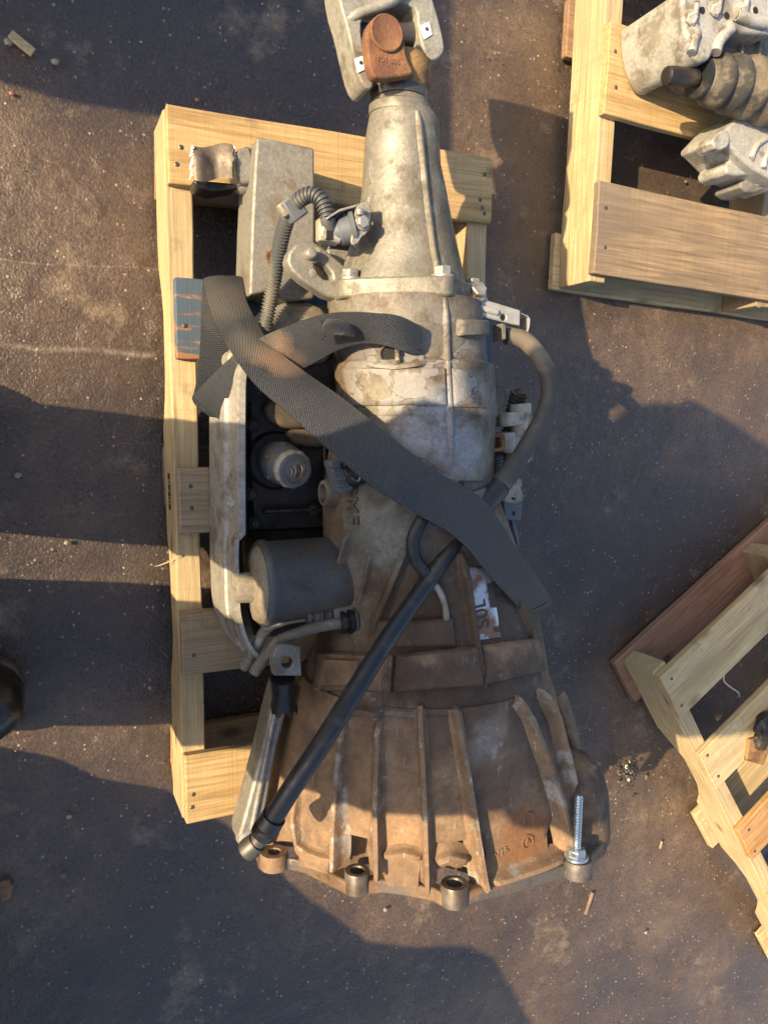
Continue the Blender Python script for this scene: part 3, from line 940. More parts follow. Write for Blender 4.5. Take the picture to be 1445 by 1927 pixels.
for t in BA[:3]:
    c = Vector((fxc + frr * 1.07 * math.cos(t), fyy + .001, fzc + frr * 1.07 * math.sin(t)))
    part('flange_bolt', g_hex(c, (0, 1, .05), .0115, .012), BOLT, fl, smooth=25, bevel=.0006)
# main case
case = add_loft('case', 'main_case', sections([
    ((616, 572), (908, 575), .97), ((618, 640), (914, 640), .98), ((630, 684), (922, 684), .95), ((632, 690), (924, 690), 1.02), ((637, 720), (926, 735), 1.02),
    ((637, 762), (930, 800), 1.02), ((636, 766), (930, 804), 1.0), ((620, 850), (926, 850)), ((612, 905), (926, 905)), ((609, 960), (944, 960)), ((610, 1000), (960, 1000)),
    ((618, 1050), (978, 1050)), ((622, 1100), (995, 1100)), ((610, 1150), (1010, 1150)), ((596, 1205), (1020, 1205)), ((570, 1262), (1030, 1262))], sub=3, nexp=2.15), ALU_CASE, smooth=45)
# bell housing: round at the case, flat-topped and wide at the joint
FY = -.62
def bell_rings(pocket=True):
    zA = zc_at(1262)
    xc, yA, rA = tang((566, 1266), (1030, 1262), zA)
    polyB = [(.262, .10), (.262, .20), (.276, .245), (.306, .272), (.34, .322), (.372, .358), (.42, .384), (.466, .412), (.55, .418), (.62, .418), (.68, .408), (.728, .372), (.757, .32), (.762, .25), (.762, .10)]
    cB = (.515, .20); seg = 168
    def hitB(a):
        d = (math.cos(a), math.sin(a)); best = .1
        n = len(polyB)
        for i in range(n):
            (x1, z1), (x2, z2) = polyB[i], polyB[(i + 1) % n]
            x1 -= cB[0]; x2 -= cB[0]; z1 -= cB[1]; z2 -= cB[1]
            ex, ez = x2 - x1, z2 - z1
            den = d[0] * ez - d[1] * ex
            if abs(den) < 1e-9: continue
            t = (x1 * ez - z1 * ex) / den; u = (x1 * d[1] - z1 * d[0]) / den
            if t > 0 and -1e-6 <= u <= 1 + 1e-6: best = t
        return best
    rb = [hitB(2 * math.pi * k / seg) for k in range(seg)]
    for _ in range(3):
        rb = [(rb[k - 1] + 2 * rb[k] + rb[(k + 1) % seg]) / 4 for k in range(seg)]
    rings = []
    N = 34
    for i in range(N + 1):
        t = i / N
        y = yA + .012 + (-.603 - yA - .012) * t
        e = t ** .8
        ring = []
        for k in range(seg):
            a = 2 * math.pi * k / seg
            A = Vector((xc + rA * math.cos(a), y, zA + rA * math.sin(a)))
            B = Vector((cB[0] + rb[k] * math.cos(a) * .965, y, cB[1] + rb[k] * math.sin(a) * .915))
            p = A.lerp(B, e)
            if pocket and t > .74:      # cast pockets behind the bolt bosses
                s_ = min(1.0, (t - .74) / .10)
                for bx, bz, br in ((.282, .228, .034), (.368, .326, .040), (.476, .397, .042), (.660, .414, .036)):
                    d = math.hypot(p.x - bx, p.z - bz)
                    if d < br:
                        k_ = (1 - d / br) ** .5 * .052 * s_
                        v_ = Vector((cB[0] - p.x, 0, cB[1] - p.z)).normalized()
                        p = p + v_ * k_
            p.z = max(.1215, p.z)
            ring.append(p)
        rings.append(ring)
    return rings
bell = add_loft('bell', 'bell_housing', bell_rings(), BELL, smooth=50)
surf_add('bell', *g_loft(bell_rings(False)))

def crib(px, h, w, mat=RIB, keys=('bell',), par=None, name='casting_rib', **k):
    return part(name, g_rib(px, h, w, list(keys), **k), mat, par or bell, smooth=38)
# ribs running down the bell
crib([(655, 1345), (648, 1400), (643, 1480), (640, 1560), (640, 1625)], .022, .0088, grow=True)
crib([(716, 1345), (714, 1400), (712, 1480), (711, 1560), (712, 1640)], .022, .0088, grow=True)
crib([(650, 1352), (662, 1336), (685, 1331), (708, 1336), (720, 1352)], .019, .008)
crib([(789, 1318), (794, 1400), (799, 1500), (803, 1600), (806, 1662)], .022, .0080, grow=True)
crib([(850, 1308), (862, 1380), (876, 1470), (888, 1560), (900, 1640), (906, 1672)], .023, .0080, grow=True)
crib([(960, 1300), (990, 1350), (1018, 1430), (1040, 1500), (1055, 1570), (1064, 1622)], .023, .0080, grow=True)
crib([(1008, 1296), (1034, 1350), (1054, 1430), (1070, 1500)], .018, .0065)
crib([(562, 1490), (556, 1540), (562, 1585), (585, 1602), (640, 1622)], .010, .007)
crib([(604, 1400), (596, 1440), (590, 1480)], .006, .008)
# shelf along the front edge between the ribs
crib([(718, 1606), (760, 1600), (798, 1610)], .012, .009)
crib([(818, 1618), (845, 1606), (880, 1618)], .012, .010)
crib([(905, 1655), (960, 1638), (1010, 1622), (1060, 1602)], .020, .009)
# shoulder pads at the back of the bell
for q, h in (([(604, 1226), (745, 1230), (741, 1304), (588, 1300)], .010), ([(747, 1230), (898, 1214), (906, 1288), (743, 1304)], .014), ([(900, 1214), (1006, 1200), (1022, 1262), (908, 1288)], .010), ([(624, 1238), (690, 1238), (686, 1294), (612, 1296)], .016)):
    part('shoulder_pad', g_pad(q, h, ['bell', 'case'], 12, 8, .07), BELL, bell, smooth=42)
# starter pocket
sc = P(1100, 1520, .335)
dome = []
for t, r in ((0, .004), (.006, .02), (.018, .034), (.038, .045), (.06, .051), (.095, .054), (.135, .055), (.136, .050), (.15, .050)):
    dome.append((t, r))
v, f = g_lathe(Vector((.712, -.478, .335)), (0.02, -1, 0), dome, 36)
surf_add('dome', v, f)
part('starter_pocket', (v, f), BELL, bell, smooth=50)
part('starter_wall', g_rib([(1048, 1310), (1068, 1380), (1082, 1440)], .010, .012, ['bell']), BELL, bell, smooth=60)
# front flange: outline on the joint plane
fpx = [(470, 1600), (483, 1622), (486, 1636), (500, 1645), (525, 1645), (545, 1639), (575, 1646), (610, 1664), (640, 1679), (652, 1686), (675, 1688), (694, 1684), (720, 1682), (770, 1689), (815, 1698), (832, 1708), (855, 1711), (878, 1706), (900, 1698), (960, 1684), (1030, 1663), (1090, 1645), (1108, 1640)]
top = [PY(x, y, FY) for x, y in fpx]
lastp = top[-1]
outl = [Vector((.252, FY, .10))] + top + [Vector((.735, FY, .385)), Vector((.765, FY, .33)), Vector((.772, FY, .25)), Vector((.772, FY, .10))]
cxm = .515
inner = [Vector((cxm + (p.x - cxm) * .9, FY, max(.11, .22 + (p.z - .22) * .88))) for p in outl[1:-1]]
v, f = g_prism(outl, Vector((0, .019, 0)), [inner])
surf_add('rim', v, f)
rim = part('front_flange', (v, f), RIM, bell, bevel=.0025)
# bolt bosses with open holes
def boss(px, py, ro, ri, mat, l=.038, y=-.586):
    c = PY(px, py, y)
    mb = MB(); seg = 28
    rings = []
    for yy, r in ((y - l, ro), (y - .003, ro), (y, ro * .93), (y, ri * 1.12), (y - .002, ri), (y - l * .8, ri)):
        rings.append([Vector((c.x + r * math.cos(2 * math.pi * k / seg), yy, c.z + r * math.sin(2 * math.pi * k / seg))) for k in range(seg)])
    v_, f_ = g_loft(rings)
    o = part('bolt_boss', (v_, f_), mat, bell, smooth=40)
    v_, f_ = g_lathe(Vector((c.x, y - .02, c.z)), (0, -1, 0), [(0, ri * .99), (.004, ri * .99)], 20)
    part('bore_shade', (v_, f_), HOLE_SHADE, bell)
    v_, f_ = g_lathe(Vector((c.x, y - .001, c.z)), (0, 1, 0), [(0, ri * 1.05), (0.0012, ri * 1.3), (.0022, ri * 1.3)], 24)
    return c
BOSS_STEEL = plain('boss_bare_metal', (.17, .15, .13), .45, .4, 60, .35, .15, dirt=(.07, .048, .03), dirt_amt=.6)
boss(516, 1602, .020, .0085, BELL, y=-.594, l=.022)
boss(672, 1637, .0172, .0092, BOSS_STEEL, y=-.589, l=.028)
boss(855, 1661, .0188, .0100, BOSS_STEEL, y=-.591, l=.027)
c4 = boss(1086, 1614, .021, .009, RIM, y=-.594, l=.024)
# stud with nut in the right-hand boss
y0_, y1_ = -.594, -.502
mb = MB()
prof = []
n = 46
for i in range(n + 1):
    prof.append((i * (y1_ - y0_) / n, .0062 if i % 2 else .0050))
prof.append((prof[-1][0] + .002, .0038))
stud = part('stud', g_lathe(Vector((c4.x - .004, y0_, c4.z + .002)), (0, 1, .02), prof, 18), ZINC, bell, smooth=20)
part('stud_nut', g_hex(Vector((c4.x - .004, y0_ + .004, c4.z + .002)), (0, 1, .02), .0135, .013), ZINC, stud, smooth=25, bevel=.0008)
# casting marks on the bell
p, n_ = hit(992, 1583, ['bell'])
part('casting_mark', (lambda: (lambda a: a)(g_tube([p + n_ * .001 + (Vector((math.cos(t), math.sin(t), 0)) - n_ * n_.dot(Vector((math.cos(t), math.sin(t), 0)))) * .009 for t in [2 * math.pi * k / 24 for k in range(25)]], .0011, 6)))(), RUST, bell, smooth=50)
text_mesh('casting_mark', 'A', p + n_ * .001, (1, .15, 0), n_, .012, .0012, RUST, bell)
p, n_ = hit(942, 1604, ['bell']); text_mesh('casting_mark', 'V76', p + n_ * .001, (1, .3, 0), n_, .013, .0012, RIB, bell)
p, n_ = hit(994, 1540, ['bell']); part('core_plug', g_lathe(p - n_ * .004, n_, [(0, .010), (.005, .010), (.0062, .0085), (.0052, .006)], 24), RUST, bell)
# left-hand flange of the bell (pale machined strip)
lf = [(523, 1290), (512, 1330), (496, 1400), (478, 1470), (462, 1530), (450, 1572), (452, 1590), (466, 1606), (480, 1612), (490, 1590), (500, 1530), (510, 1470), (524, 1400), (540, 1340), (548, 1300)]
part('side_flange', px_prism(lf, .228, .18), STEEL, bell, bevel=.004)
part('side_flange_ridge', g_tube(smooth_path([P(x, y, .229) for x, y in ((527, 1310), (514, 1360), (500, 1430), (486, 1500), (474, 1560))], 5), .0042, 8), STEEL, bell, smooth=60)
part('side_flange_lug', g_lathe(P(462, 1572, .212), (0, .3, 1), [(0, .014), (.018, .013), (.02, .006)], 18), RAILM, bell, smooth=40)

# ribs on the case
for pth, h, w in (([(660, 1000), (655, 1030), (640, 1090), (623, 1150), (612, 1190)], .012, .007), ([(697, 1045), (690, 1090), (676, 1145)], .006, .006), ([(762, 1034), (742, 1090), (720, 1150), (700, 1205)], .012, .009),
                  ([(866, 1040), (880, 1120), (893, 1210), (906, 1290)], .012, .008), ([(955, 1090), (985, 1160), (1000, 1200)], .008, .007), ([(838, 560), (840, 640), (842, 700), (846, 770), (850, 862)], .0045, .0045)):
    crib(pth, h, w, ALU_CASE, ('case', 'bell'), case)
# pads, ledge and openings on the case
for q, h in (([(637, 690), (842, 690), (845, 764), (640, 766)], .007), ([(846, 690), (905, 692), (915, 770), (850, 768)], .006), ([(700, 1165), (856, 1160), (862, 1215), (690, 1222)], .010), ([(858, 600), (913, 603), (912, 633), (856, 632)], .010)):
    part('case_pad', g_pad(q, h, ['case']), ALU_CASE, case, smooth=50)
crib([(690, 684), (745, 690), (800, 682)], .008, .006, ALU_CASE, ('case',), case)
crib([(748, 650), (752, 688)], .012, .006, ALU_CASE, ('case',), case)
p, n_ = hit(737, 664, ['case']); part('port', g_lathe(p - n_ * .003, n_, [(0, .014), (.008, .014), (.009, .012), (.006, .0105)], 24), DULL, case)
part('port_hole_shade', g_lathe(p - n_ * .001, n_, [(0, .0102), (.0066, .0102)], 20), HOLE_SHADE, case)
# lug on the far side of the case
part('side_lug', px_prism(round_poly([Vector((915, 690, 0)), Vector((932, 700, 0)), Vector((935, 722, 0)), Vector((952, 730, 0)), Vector((952, 765, 0)), Vector((935, 772, 0)), Vector((925, 790, 0)), Vector((905, 770, 0))], 1) and
     [(p.x, p.y) for p in round_poly([Vector((905, 690, 0)), Vector((928, 698, 0)), Vector((935, 722, 0)), Vector((952, 730, 0)), Vector((953, 765, 0)), Vector((935, 774, 0)), Vector((925, 800, 0)), Vector((905, 780, 0))], 1)], .32, .21), ALU_CASE, case, bevel=.003)
part('clip_frame', px_prism([(918, 812), (950, 818), (952, 848), (920, 852)], .31, .295, [[(925, 820), (943, 824), (944, 842), (926, 845)]]), RUSTY, case, bevel=.001)
# oil pan / lower body on the left, oily, with the recess shade put into its black
body = MB()
def body_ring(y, xl, xr, zt):
    return [Vector((xl, y, .121)), Vector((xl, y, zt - .02)), Vector((xl + .012, y, zt - .004)), Vector((xl + .03, y, zt)), Vector((xr - .02, y, zt + .008)), Vector((xr, y, zt + .03)), Vector((xr, y, .121))]
rings = [body_ring(y, xl, .45, zt) for y, xl, zt in ((.115, .268, .165), (.105, .262, .175), (.05, .262, .178), (.0, .262, .178), (-.05, .262, .174), (-.10, .265, .168), (-.145, .268, .165), (-.15, .27, .15), (-.26, .275, .14), (-.31, .285, .14))]
v, f = g_loft(rings); surf_add('sump', v, f)
sump = part('valve_body', (v, f), OILY_SHADE, bevel=.004, segs=3)
# rounded bulges on it
bulge = cast('oily_bulge_lit', (.085, .072, .055), (.13, .10, .07), amt=.5, rough=.5, metal=.05, dscale=14)  # lighter copy of the oily body, sunlight put into its colour
part('bulge', px_prism([(q.x, q.y) for q in round_poly([Vector((498, 762, 0)), Vector((520, 752, 0)), Vector((600, 752, 0)), Vector((620, 800, 0)), Vector((560, 808, 0)), Vector((530, 805, 0)), Vector((506, 790, 0))], 2)], .205, .15), bulge, sump, bevel=.010, segs=4)
part('bulge', px_prism([(q.x, q.y) for q in round_poly([Vector((530, 806, 0)), Vector((630, 806, 0)), Vector((640, 842, 0)), Vector((560, 842, 0))], 1)], .196, .15), bulge, sump, bevel=.006, segs=3)
part('bulge', px_prism([(q.x, q.y) for q in round_poly([Vector((478, 590, 0)), Vector((560, 560, 0)), Vector((625, 585, 0)), Vector((635, 680, 0)), Vector((560, 690, 0)), Vector((490, 640, 0))], 1)], .19, .15), STEEL, sump, bevel=.008, segs=3)
part('connector_seat', g_lathe(P(517, 866, .172), (0, 0, 1), [(0, .042), (.008, .041), (.012, .037)], 32), OILY_SHADE, sump, smooth=40)
for q in ((476, 800), (474, 930), (600, 770), (590, 960), (480, 985)):
    part('body_bolt', g_hex(P(q[0], q[1], .182), (0, 0, 1), .0075, .007), OILY_SHADE, sump, bevel=.0008, smooth=25)
part('body_rib', g_box(P(560, 960, .183), .10, .006, .012), OILY_SHADE, sump, bevel=.002)
part('body_rib', g_box(P(610, 850, .19), .006, .12, .012), OILY_SHADE, sump, bevel=.002)
# rail: the pan flange, a tall thin wall with a rolled rim
rp = [(446, 640), (438, 660), (420, 700), (417, 780), (417, 900), (418, 1000), (417, 1040), (419, 1090), (421, 1140), (430, 1180), (446, 1215), (470, 1240)]
pts = smooth_path([P(x, y, .20) for x, y in rp], 5)
prof = [(.0, .122), (.0, .196), (.003, .204), (.008, .206), (.011, .214), (.011, .232), (.014, .239), (.022, .240), (.0245, .236), (.0245, .200), (.020, .122)]
rings = []
for i, p in enumerate(pts):
    d = (pts[min(i + 1, len(pts) - 1)] - pts[max(i - 1, 0)]); d.z = 0; d.normalize()
    nrm = Vector((-d.y, d.x, 0))
    if nrm.x < 0: nrm = -nrm
    k = 1.0 if p.y > -.145 else .62
    rings.append([Vector((p.x, p.y, 0)) + nrm * a * k + Vector((0, 0, z)) for a, z in prof])
rail = part('oil_pan_rail', g_loft(rings), RAILM, smooth=40)
part('rail_bolt', g_hex(P(438, 945, .214), (-.5, 0, .85), .0075, .008), RAILM, rail, smooth=25, bevel=.0006)
part('rail_end', px_prism([(q.x, q.y) for q in round_poly([Vector((428, 668, 0)), Vector((440, 655, 0)), Vector((468, 652, 0)), Vector((472, 690, 0)), Vector((430, 692, 0))], 1)], .215, .14), PALE, rail, bevel=.004)
# spin-on filter, axis to the left
fc = P(488, 1098, .235)
fx = fc.x - .004
filt = part('oil_filter', g_lathe(Vector((fx, fc.y, .235)), (1, .0, 0), [(.004, .040), (.002, .056), (.006, .0585), (.012, .0585), (.018, .056), (.09, .0565), (.135, .056), (.15, .05)], 44), FILTER_BODY, smooth=35)
part('filter_cap', g_lathe(Vector((fx + .008, fc.y - .002, .235)), (-1, 0, 0), [(0, .053), (.006, .052), (.012, .047), (.015, .036), (.016, .01)], 40), FILTER_CAP, filt, smooth=40)
part('cap_nut', g_lathe(Vector((fx - .005, fc.y - .004, .235)), (-1, 0, 0), [(0, .021), (.022, .0195), (.025, .0175), (.025, .012), (.022, .0115)], 28), FILTER_CAP, filt, smooth=30)
mb = MB(); mb.add(*g_box((fx + .02, fc.y - .055, .185), .03, .012, .03)); mb.add(*g_box((fx + .035, fc.y - .062, .2), .02, .01, .02))
part('filter_bracket', (mb.v, mb.f), OILY_SHADE, sump, bevel=.003)
# round wiring connector, open end to the right
ca = P(519, 866, .185); cb = P(553, 884, .245); cd = (cb - ca)
cl = cd.length; cdn = cd.normalized()
con = part('wiring_connector', g_lathe(ca, cd, [(0, .027), (.012, .027), (.013, .0290), (.02, .0295), (.024, .028), (.04, .0275), (.044, .0255), (.052, .0245)], 34), PLASTIC_GREY, gb, smooth=30)
part('locking_ring', g_lathe(ca + cdn * .050, cd, [(0, .0245), (.003, .0262), (.010, .0262), (.013, .023), (.013, .020)], 12), PLASTIC_BEIGE, con, smooth=20)
part('socket', g_lathe(ca + cdn * .058, cd, [(0, .0222), (.012, .0212), (.0125, .0170), (.004, .0162), (.004, .001)], 30), PLASTIC_GREY, con, smooth=30)
part('socket_hole_shade', g_lathe(ca + cdn * .0621, cd, [(0, .0160), (.0008, .0160)], 24), HOLE_SHADE, con)
for k, dx in enumerate((-.006, -.001, .004, .008)):
    q = ca + cdn * .063 + Vector((dx, .001 * k - .002, 0))
    part('wire', g_tube(smooth_path([q + Vector((0, -.009, -.002)), q + Vector((.002, 0, .004)), q + Vector((.0, .009, -.002))], 4), .0016, 8), (COPPER, PLASTIC_BEIGE, CONDUIT, COPPER)[k], con, smooth=50)
for k in range(6):
    a = k * math.pi / 3
    x_, y_, d_ = frame_of(cd)
    part('tab', g_box(ca + cdn * .03 + (x_ * math.cos(a) + y_ * math.sin(a)) * .029, .006, .010, .004, (x_ * -math.sin(a) + y_ * math.cos(a), d_, x_ * math.cos(a) + y_ * math.sin(a))), PLASTIC_GREY, con, bevel=.0008)
# square grey plug on the case
def obox(pa, pb, pc, h, z):
    A, B, C = (P(x, y, z) for x, y in (pa, pb, pc))
    return g_prism([A, B, C, A + (C - B)], Vector((0, 0, -h)))
plug = part('sensor_plug', obox((620, 868), (648, 862), (666, 922), .025, .325), PLASTIC_GREY, bevel=.002)
for k in range(4):
    yy = 878 + k * 12
    part('plug_rib', obox((622 + k * 3.4, yy), (650 + k * 3.6, yy - 5), (651 + k * 3.6, yy - 1), .004, .3275), PLASTIC_GREY, plug, bevel=.0006)
part('plug_window', obox((640, 872), (645, 871), (647, 881), .003, .3275), HOLE_SHADE, plug)
part('sensor_body', g_cyl(P(650, 895, .315), P(690, 884, .325), .017, .016), PLASTIC_BLACK, plug, bevel=.002)
part('clip_wire', g_tube(smooth_path([P(662, 900, .34), P(674, 905, .337), P(678, 892, .343), P(676, 878, .34)], 5), .0014, 8), BOLT, plug, smooth=50)
# stub pipe pointing left
sa = P(606, 928, .27)
part('stub_pipe', g_lathe(sa + Vector((.05, 0, .0)), Vector((-1, 0, .05)), [(0, .018), (.046, .018), (.05, .0165), (.05, .0125), (.03, .0115), (.03, .0005)], 28), ALU_CASE, case, smooth=40)
# cooler pipes with fittings
for pth, fit, mt, z in (([(600, 1158), (570, 1160), (536, 1166), (508, 1178), (494, 1195), (478, 1226), (458, 1256)], (590, 1159), PALE, .262), ([(668, 1168), (630, 1174), (590, 1182), (548, 1196), (522, 1208), (506, 1228), (478, 1266)], (656, 1170), STEEL, .285)):
    n = len(pth)
    pipe = part('cooler_pipe', g_tube(smooth_path([P(x, y, z - .05 * (i / (n - 1)) ** 1.5) for i, (x, y) in enumerate(pth)], 6), .0078, 16), mt, gb, smooth=60)
    c = P(fit[0], fit[1], z); dr = Vector((1, .05, .08))
    part('fitting_collar', g_lathe(c - dr * .012, dr, [(0, .012), (.001, .0155), (.006, .0155), (.007, .0125), (.010, .0125), (.011, .0165), (.018, .0165), (.019, .012)], 26), PLASTIC_BLACK if z > .27 else CONDUIT_DK, pipe, smooth=30)
    part('fitting_nut', g_hex(c + dr * .008, dr, .0165, .016), DULL if z > .27 else BOSS_STEEL, pipe, smooth=25, bevel=.001)
    part('fitting_boss', g_lathe(c + dr * .024, dr, [(0, .019), (.03, .021), (.05, .026)], 24), ALU_CASE, pipe, smooth=40)
# tab with hole and torn black tube below
tabo = part('lifting_tab', px_prism([(q.x, q.y) for q in [Vector((518, 1222, 0)), Vector((528, 1212, 0)), Vector((566, 1216, 0)), Vector((568, 1272, 0)), Vector((516, 1272, 0)), Vector((513, 1240, 0))]], .285, .268, [ell(541, 1247, 11, 11)]), STEEL, bell, bevel=.0015)
def torn_tube():
    a = P(532, 1276, .275); b = P(534, 1326, .262)
    x, y, d = frame_of(b - a); L = (b - a).length; seg = 26; rs = random.Random(3)
    rings = []
    jag = [rs.random() * .012 for _ in range(seg)]
    for t, r, jg in ((0, .016, 0), (.3, .0155, 0), (.7, .015, 0), (1, .017, 1), (1, .0145, 1), (.5, .0135, 0), (.1, .013, 0)):
        rings.append([a + d * (L * t + (jag[k] if jg else 0)) + (x * math.cos(2 * math.pi * k / seg) + y * math.sin(2 * math.pi * k / seg)) * (r + (jag[k] * .25 if jg else 0)) for k in range(seg)])
    return g_loft(rings)
part('torn_tube', torn_tube(), PLASTIC_BLACK, bell, smooth=40)
# selector arm (slotted, light alloy)
arm_px = [(541, 492), (545, 474), (556, 460), (574, 454), (592, 456), (606, 464), (650, 500), (664, 516), (662, 540), (642, 566), (612, 556), (570, 528), (548, 508)]
slot = [(592, 497), (600, 492), (612, 497), (626, 515), (627, 524), (620, 528), (608, 524), (594, 508)]
arm = part('slotted_arm', px_prism(arm_px, .284, .258, [slot]), STEEL, bevel=.003)
part('arm_pin', g_lathe(P(580, 480, .284), (0, 0, 1), [(-.01, .0065), (.014, .0065), (.016, .005), (.0165, .002)], 18), BOLT, arm)
for q in ((597, 473), (588, 514)):
    part('arm_pip', g_lathe(P(q[0], q[1], .2835), (0, 0, 1), [(-.002, .005), (.0012, .005), (.0014, .0042)], 14), PALE, arm)
# sensor and its bracket on the tail housing
br = part('sensor_bracket', px_prism([(q.x, q.y) for q in round_poly([Vector((668, 396, 0)), Vector((676, 384, 0)), Vector((692, 379, 0)), Vector((699, 388, 0)), Vector((697, 425, 0)), Vector((690, 440, 0)), Vector((680, 446, 0)), Vector((674, 458, 0)), Vector((664, 462, 0)), Vector((660, 450, 0)), Vector((668, 430, 0))], 1)], .350, .346, [ell(683, 422, 7, 9)]), PALE, bevel=.001)
v, f = g_prism([P(616, 408, .349), P(640, 393, .349), P(690, 379, .349), P(690, 379, .349) + Vector((0, -.003, 0)), P(640, 393, .349) + Vector((0, -.003, 0)), P(616, 408, .349) + Vector((0, -.003, 0))], Vector((.0, -.0, -.03)))
part('bracket_tab', (v, f), PALE, br, bevel=.0008)
for q in ((632, 409), (640, 403), (650, 396)):
    part('rivet', g_lathe(P(q[0], q[1], .330), (-.2, -.8, .4), [(0, .0042), (.003, .0036), (.004, .001)], 12), BOLT, br)
part('bracket_bolt', g_hex(P(681, 419, .351), (0, 0, 1), .0075, .008), BOLT, br, bevel=.0006, smooth=25)
part('bracket_pin', g_cyl(P(677, 404, .355), P(677, 392, .357), .0048), BOLT, br, bevel=.001)
part('speed_sensor', g_lathe(P(668, 430, .336), P(634, 437, .328) - P(668, 430, .336), [(0, .021), (.005, .0215), (.006, .017), (.018, .0165), (.02, .0145), (.03, .0135), (.031, .010)], 26), PLASTIC_GREY, br, smooth=30)
part('sensor_connector', g_box(P(620, 439, .328), .028, .022, .022, (Vector((.95, -.2, 0)), Vector((.2, .95, 0)), Vector((0, 0, 1)))), PLASTIC_BEIGE, br, bevel=.003)
part('connector_latch', g_box(P(606, 434, .328), .012, .026, .016), PLASTIC_BEIGE, br, bevel=.002)
part('connector_gap_shade', g_box(P(619, 443, .337), .008, .010, .006), HOLE_SHADE, br)
part('connector_elbow', g_tube(smooth_path([P(617, 406, .338), P(617, 420, .335), P(622, 436, .330)], 5), .0095, 14), CONDUIT, br, smooth=50)
# corrugated conduit to the sensor
def corrug(pxz, r, pitch=.0046, amp=.13):
    path = smooth_path([P(x, y, z) for x, y, z in pxz], 40)
    L = sum((path[i + 1] - path[i]).length for i in range(len(path) - 1))
    N = int(L / pitch * 4)
    # resample evenly
    cum = [0]
    for i in range(len(path) - 1): cum.append(cum[-1] + (path[i + 1] - path[i]).length)
    out = []; j = 0
    for i in range(N + 1):
        t = L * i / N
        while j < len(cum) - 2 and cum[j + 1] < t: j += 1
        u = (t - cum[j]) / max(1e-9, cum[j + 1] - cum[j])
        out.append(path[j].lerp(path[j + 1], min(1, u)))
    return g_tube(out, lambda s: r * (1 + amp * (1 if int(round(s * N)) % 4 < 2 else -1)), 16)
cond = part('corrugated_conduit', corrug([(497, 640, .205), (504, 590, .215), (513, 545, .225), (522, 490, .245), (532, 440, .27), (546, 400, .295), (564, 376, .315), (586, 366, .328), (604, 376, .336), (613, 396, .338), (616, 408, .338)], .0088), CONDUIT, gb, smooth=30)
part('conduit_clip', g_box(P(552, 394, .304), .022, .026, .02, (Vector((.8, .6, 0)), Vector((-.6, .8, 0)), Vector((0, 0, 1)))), PLASTIC_GREY, cond, bevel=.002)
part('conduit_clip', g_box(P(539, 391, .306), .018, .016, .012, (Vector((.8, .6, 0)), Vector((-.6, .8, 0)), Vector((0, 0, 1)))), PLASTIC_BEIGE, cond, bevel=.002)
# dark rubbish seen between arm and case: lower shift linkage
part('linkage_block', g_box(P(650, 470, .22), .07, .03, .05), OILY_SHADE, tail, bevel=.004)
part('linkage_block', g_box(P(640, 492, .23), .05, .022, .04), STEEL, tail, bevel=.003)
# steel cable bracket on the right of the flange
zb = .350
bk = part('cable_bracket', px_prism([(868, 556), (878, 556), (884, 547), (914, 552), (919, 566), (930, 569), (979, 584), (978, 613), (960, 609), (905, 595), (872, 586)], zb, zb - .004, [ell(947, 597, 5.5, 6.5)]), WHITE_STEEL, bevel=.0012)
part('bracket_lip', px_prism([(867, 556), (875, 556), (876, 588), (868, 588)], zb + .002, zb - .03), WHITE_STEEL, bk, bevel=.001)
part('pressed_ridge', g_tube([P(880, 573, zb), P(900, 578, zb + .001), P(935, 588, zb + .001)], .004, 10), WHITE_STEEL, bk, smooth=60)
part('bracket_bolt', g_hex(P(896, 549, zb), (0, .4, .9), .0115, .010), BOLT, bk, smooth=25, bevel=.0006)
hook = smooth_path([P(979, 588, zb - .002), P(988, 592, zb - .006), P(994, 596, zb - .008), P(993, 612, zb - .012), P(988, 624, zb - .018), P(975, 628, zb - .022), P(960, 634, zb - .026)], 5)
v = []; f = []
for i, p in enumerate(hook):
    v += [p, p + Vector((0, 0, -.022)), p + Vector((.0022, -.0022, -.022)), p + Vector((.0022, -.0022, 0))]
for i in range(len(hook) - 1):
    a = i * 4
    for j in range(4):
        f.append((a + j, a + (j + 1) % 4, a + 4 + (j + 1) % 4, a + 4 + j))
f += [(0, 1, 2, 3), tuple(len(v) - 4 + k for k in range(4))]
part('bracket_hook', (v, f), WHITE_STEEL, bk, smooth=40)
part('bracket_plate', px_prism([(944, 608), (952, 610), (952, 638), (944, 640)], zb - .006, zb - .03), STEEL, bk, bevel=.001)
part('bracket_plate', px_prism([(955, 618), (975, 620), (972, 628), (956, 630)], zb - .02, zb - .024), WHITE_STEEL, bk, bevel=.001)

# wiring and clamps on the far side
har = part('harness_conduit', corrug([(978, 738, .27), (972, 756, .262), (964, 785, .255), (958, 820, .25), (950, 860, .245), (944, 900, .24), (940, 940, .235), (938, 968, .225)], .012, .006), CONDUIT_DK, gb, smooth=30)
part('conduit_tip', g_cyl(P(978, 738, .27), P(979, 731, .272), .010, .002), CONDUIT_DK, har)
part('harness_conduit', corrug([(934, 852, .262), (936, 880, .255), (935, 905, .25), (935, 930, .245)], .0085, .005), CONDUIT, gb, smooth=30)
part('harness_conduit', corrug([(968, 872, .262), (966, 895, .258), (966, 918, .252)], .0075, .005), CONDUIT, gb, smooth=30)
cw = cast('white_grimy_plastic', (.44, .42, .37), (.25, .21, .15), amt=.4, rough=.5, metal=0, dscale=20)
cl_ = part('white_clamp', px_prism([(941, 778), (985, 774), (986, 800), (943, 804)], .285, .262), cw, bevel=.003)
part('clamp_band', g_lathe(P(980, 788, .27), (.1, -1, 0), [(-.022, .012), (-.022, .016), (.022, .016), (.022, .012)], 20), cw, cl_)
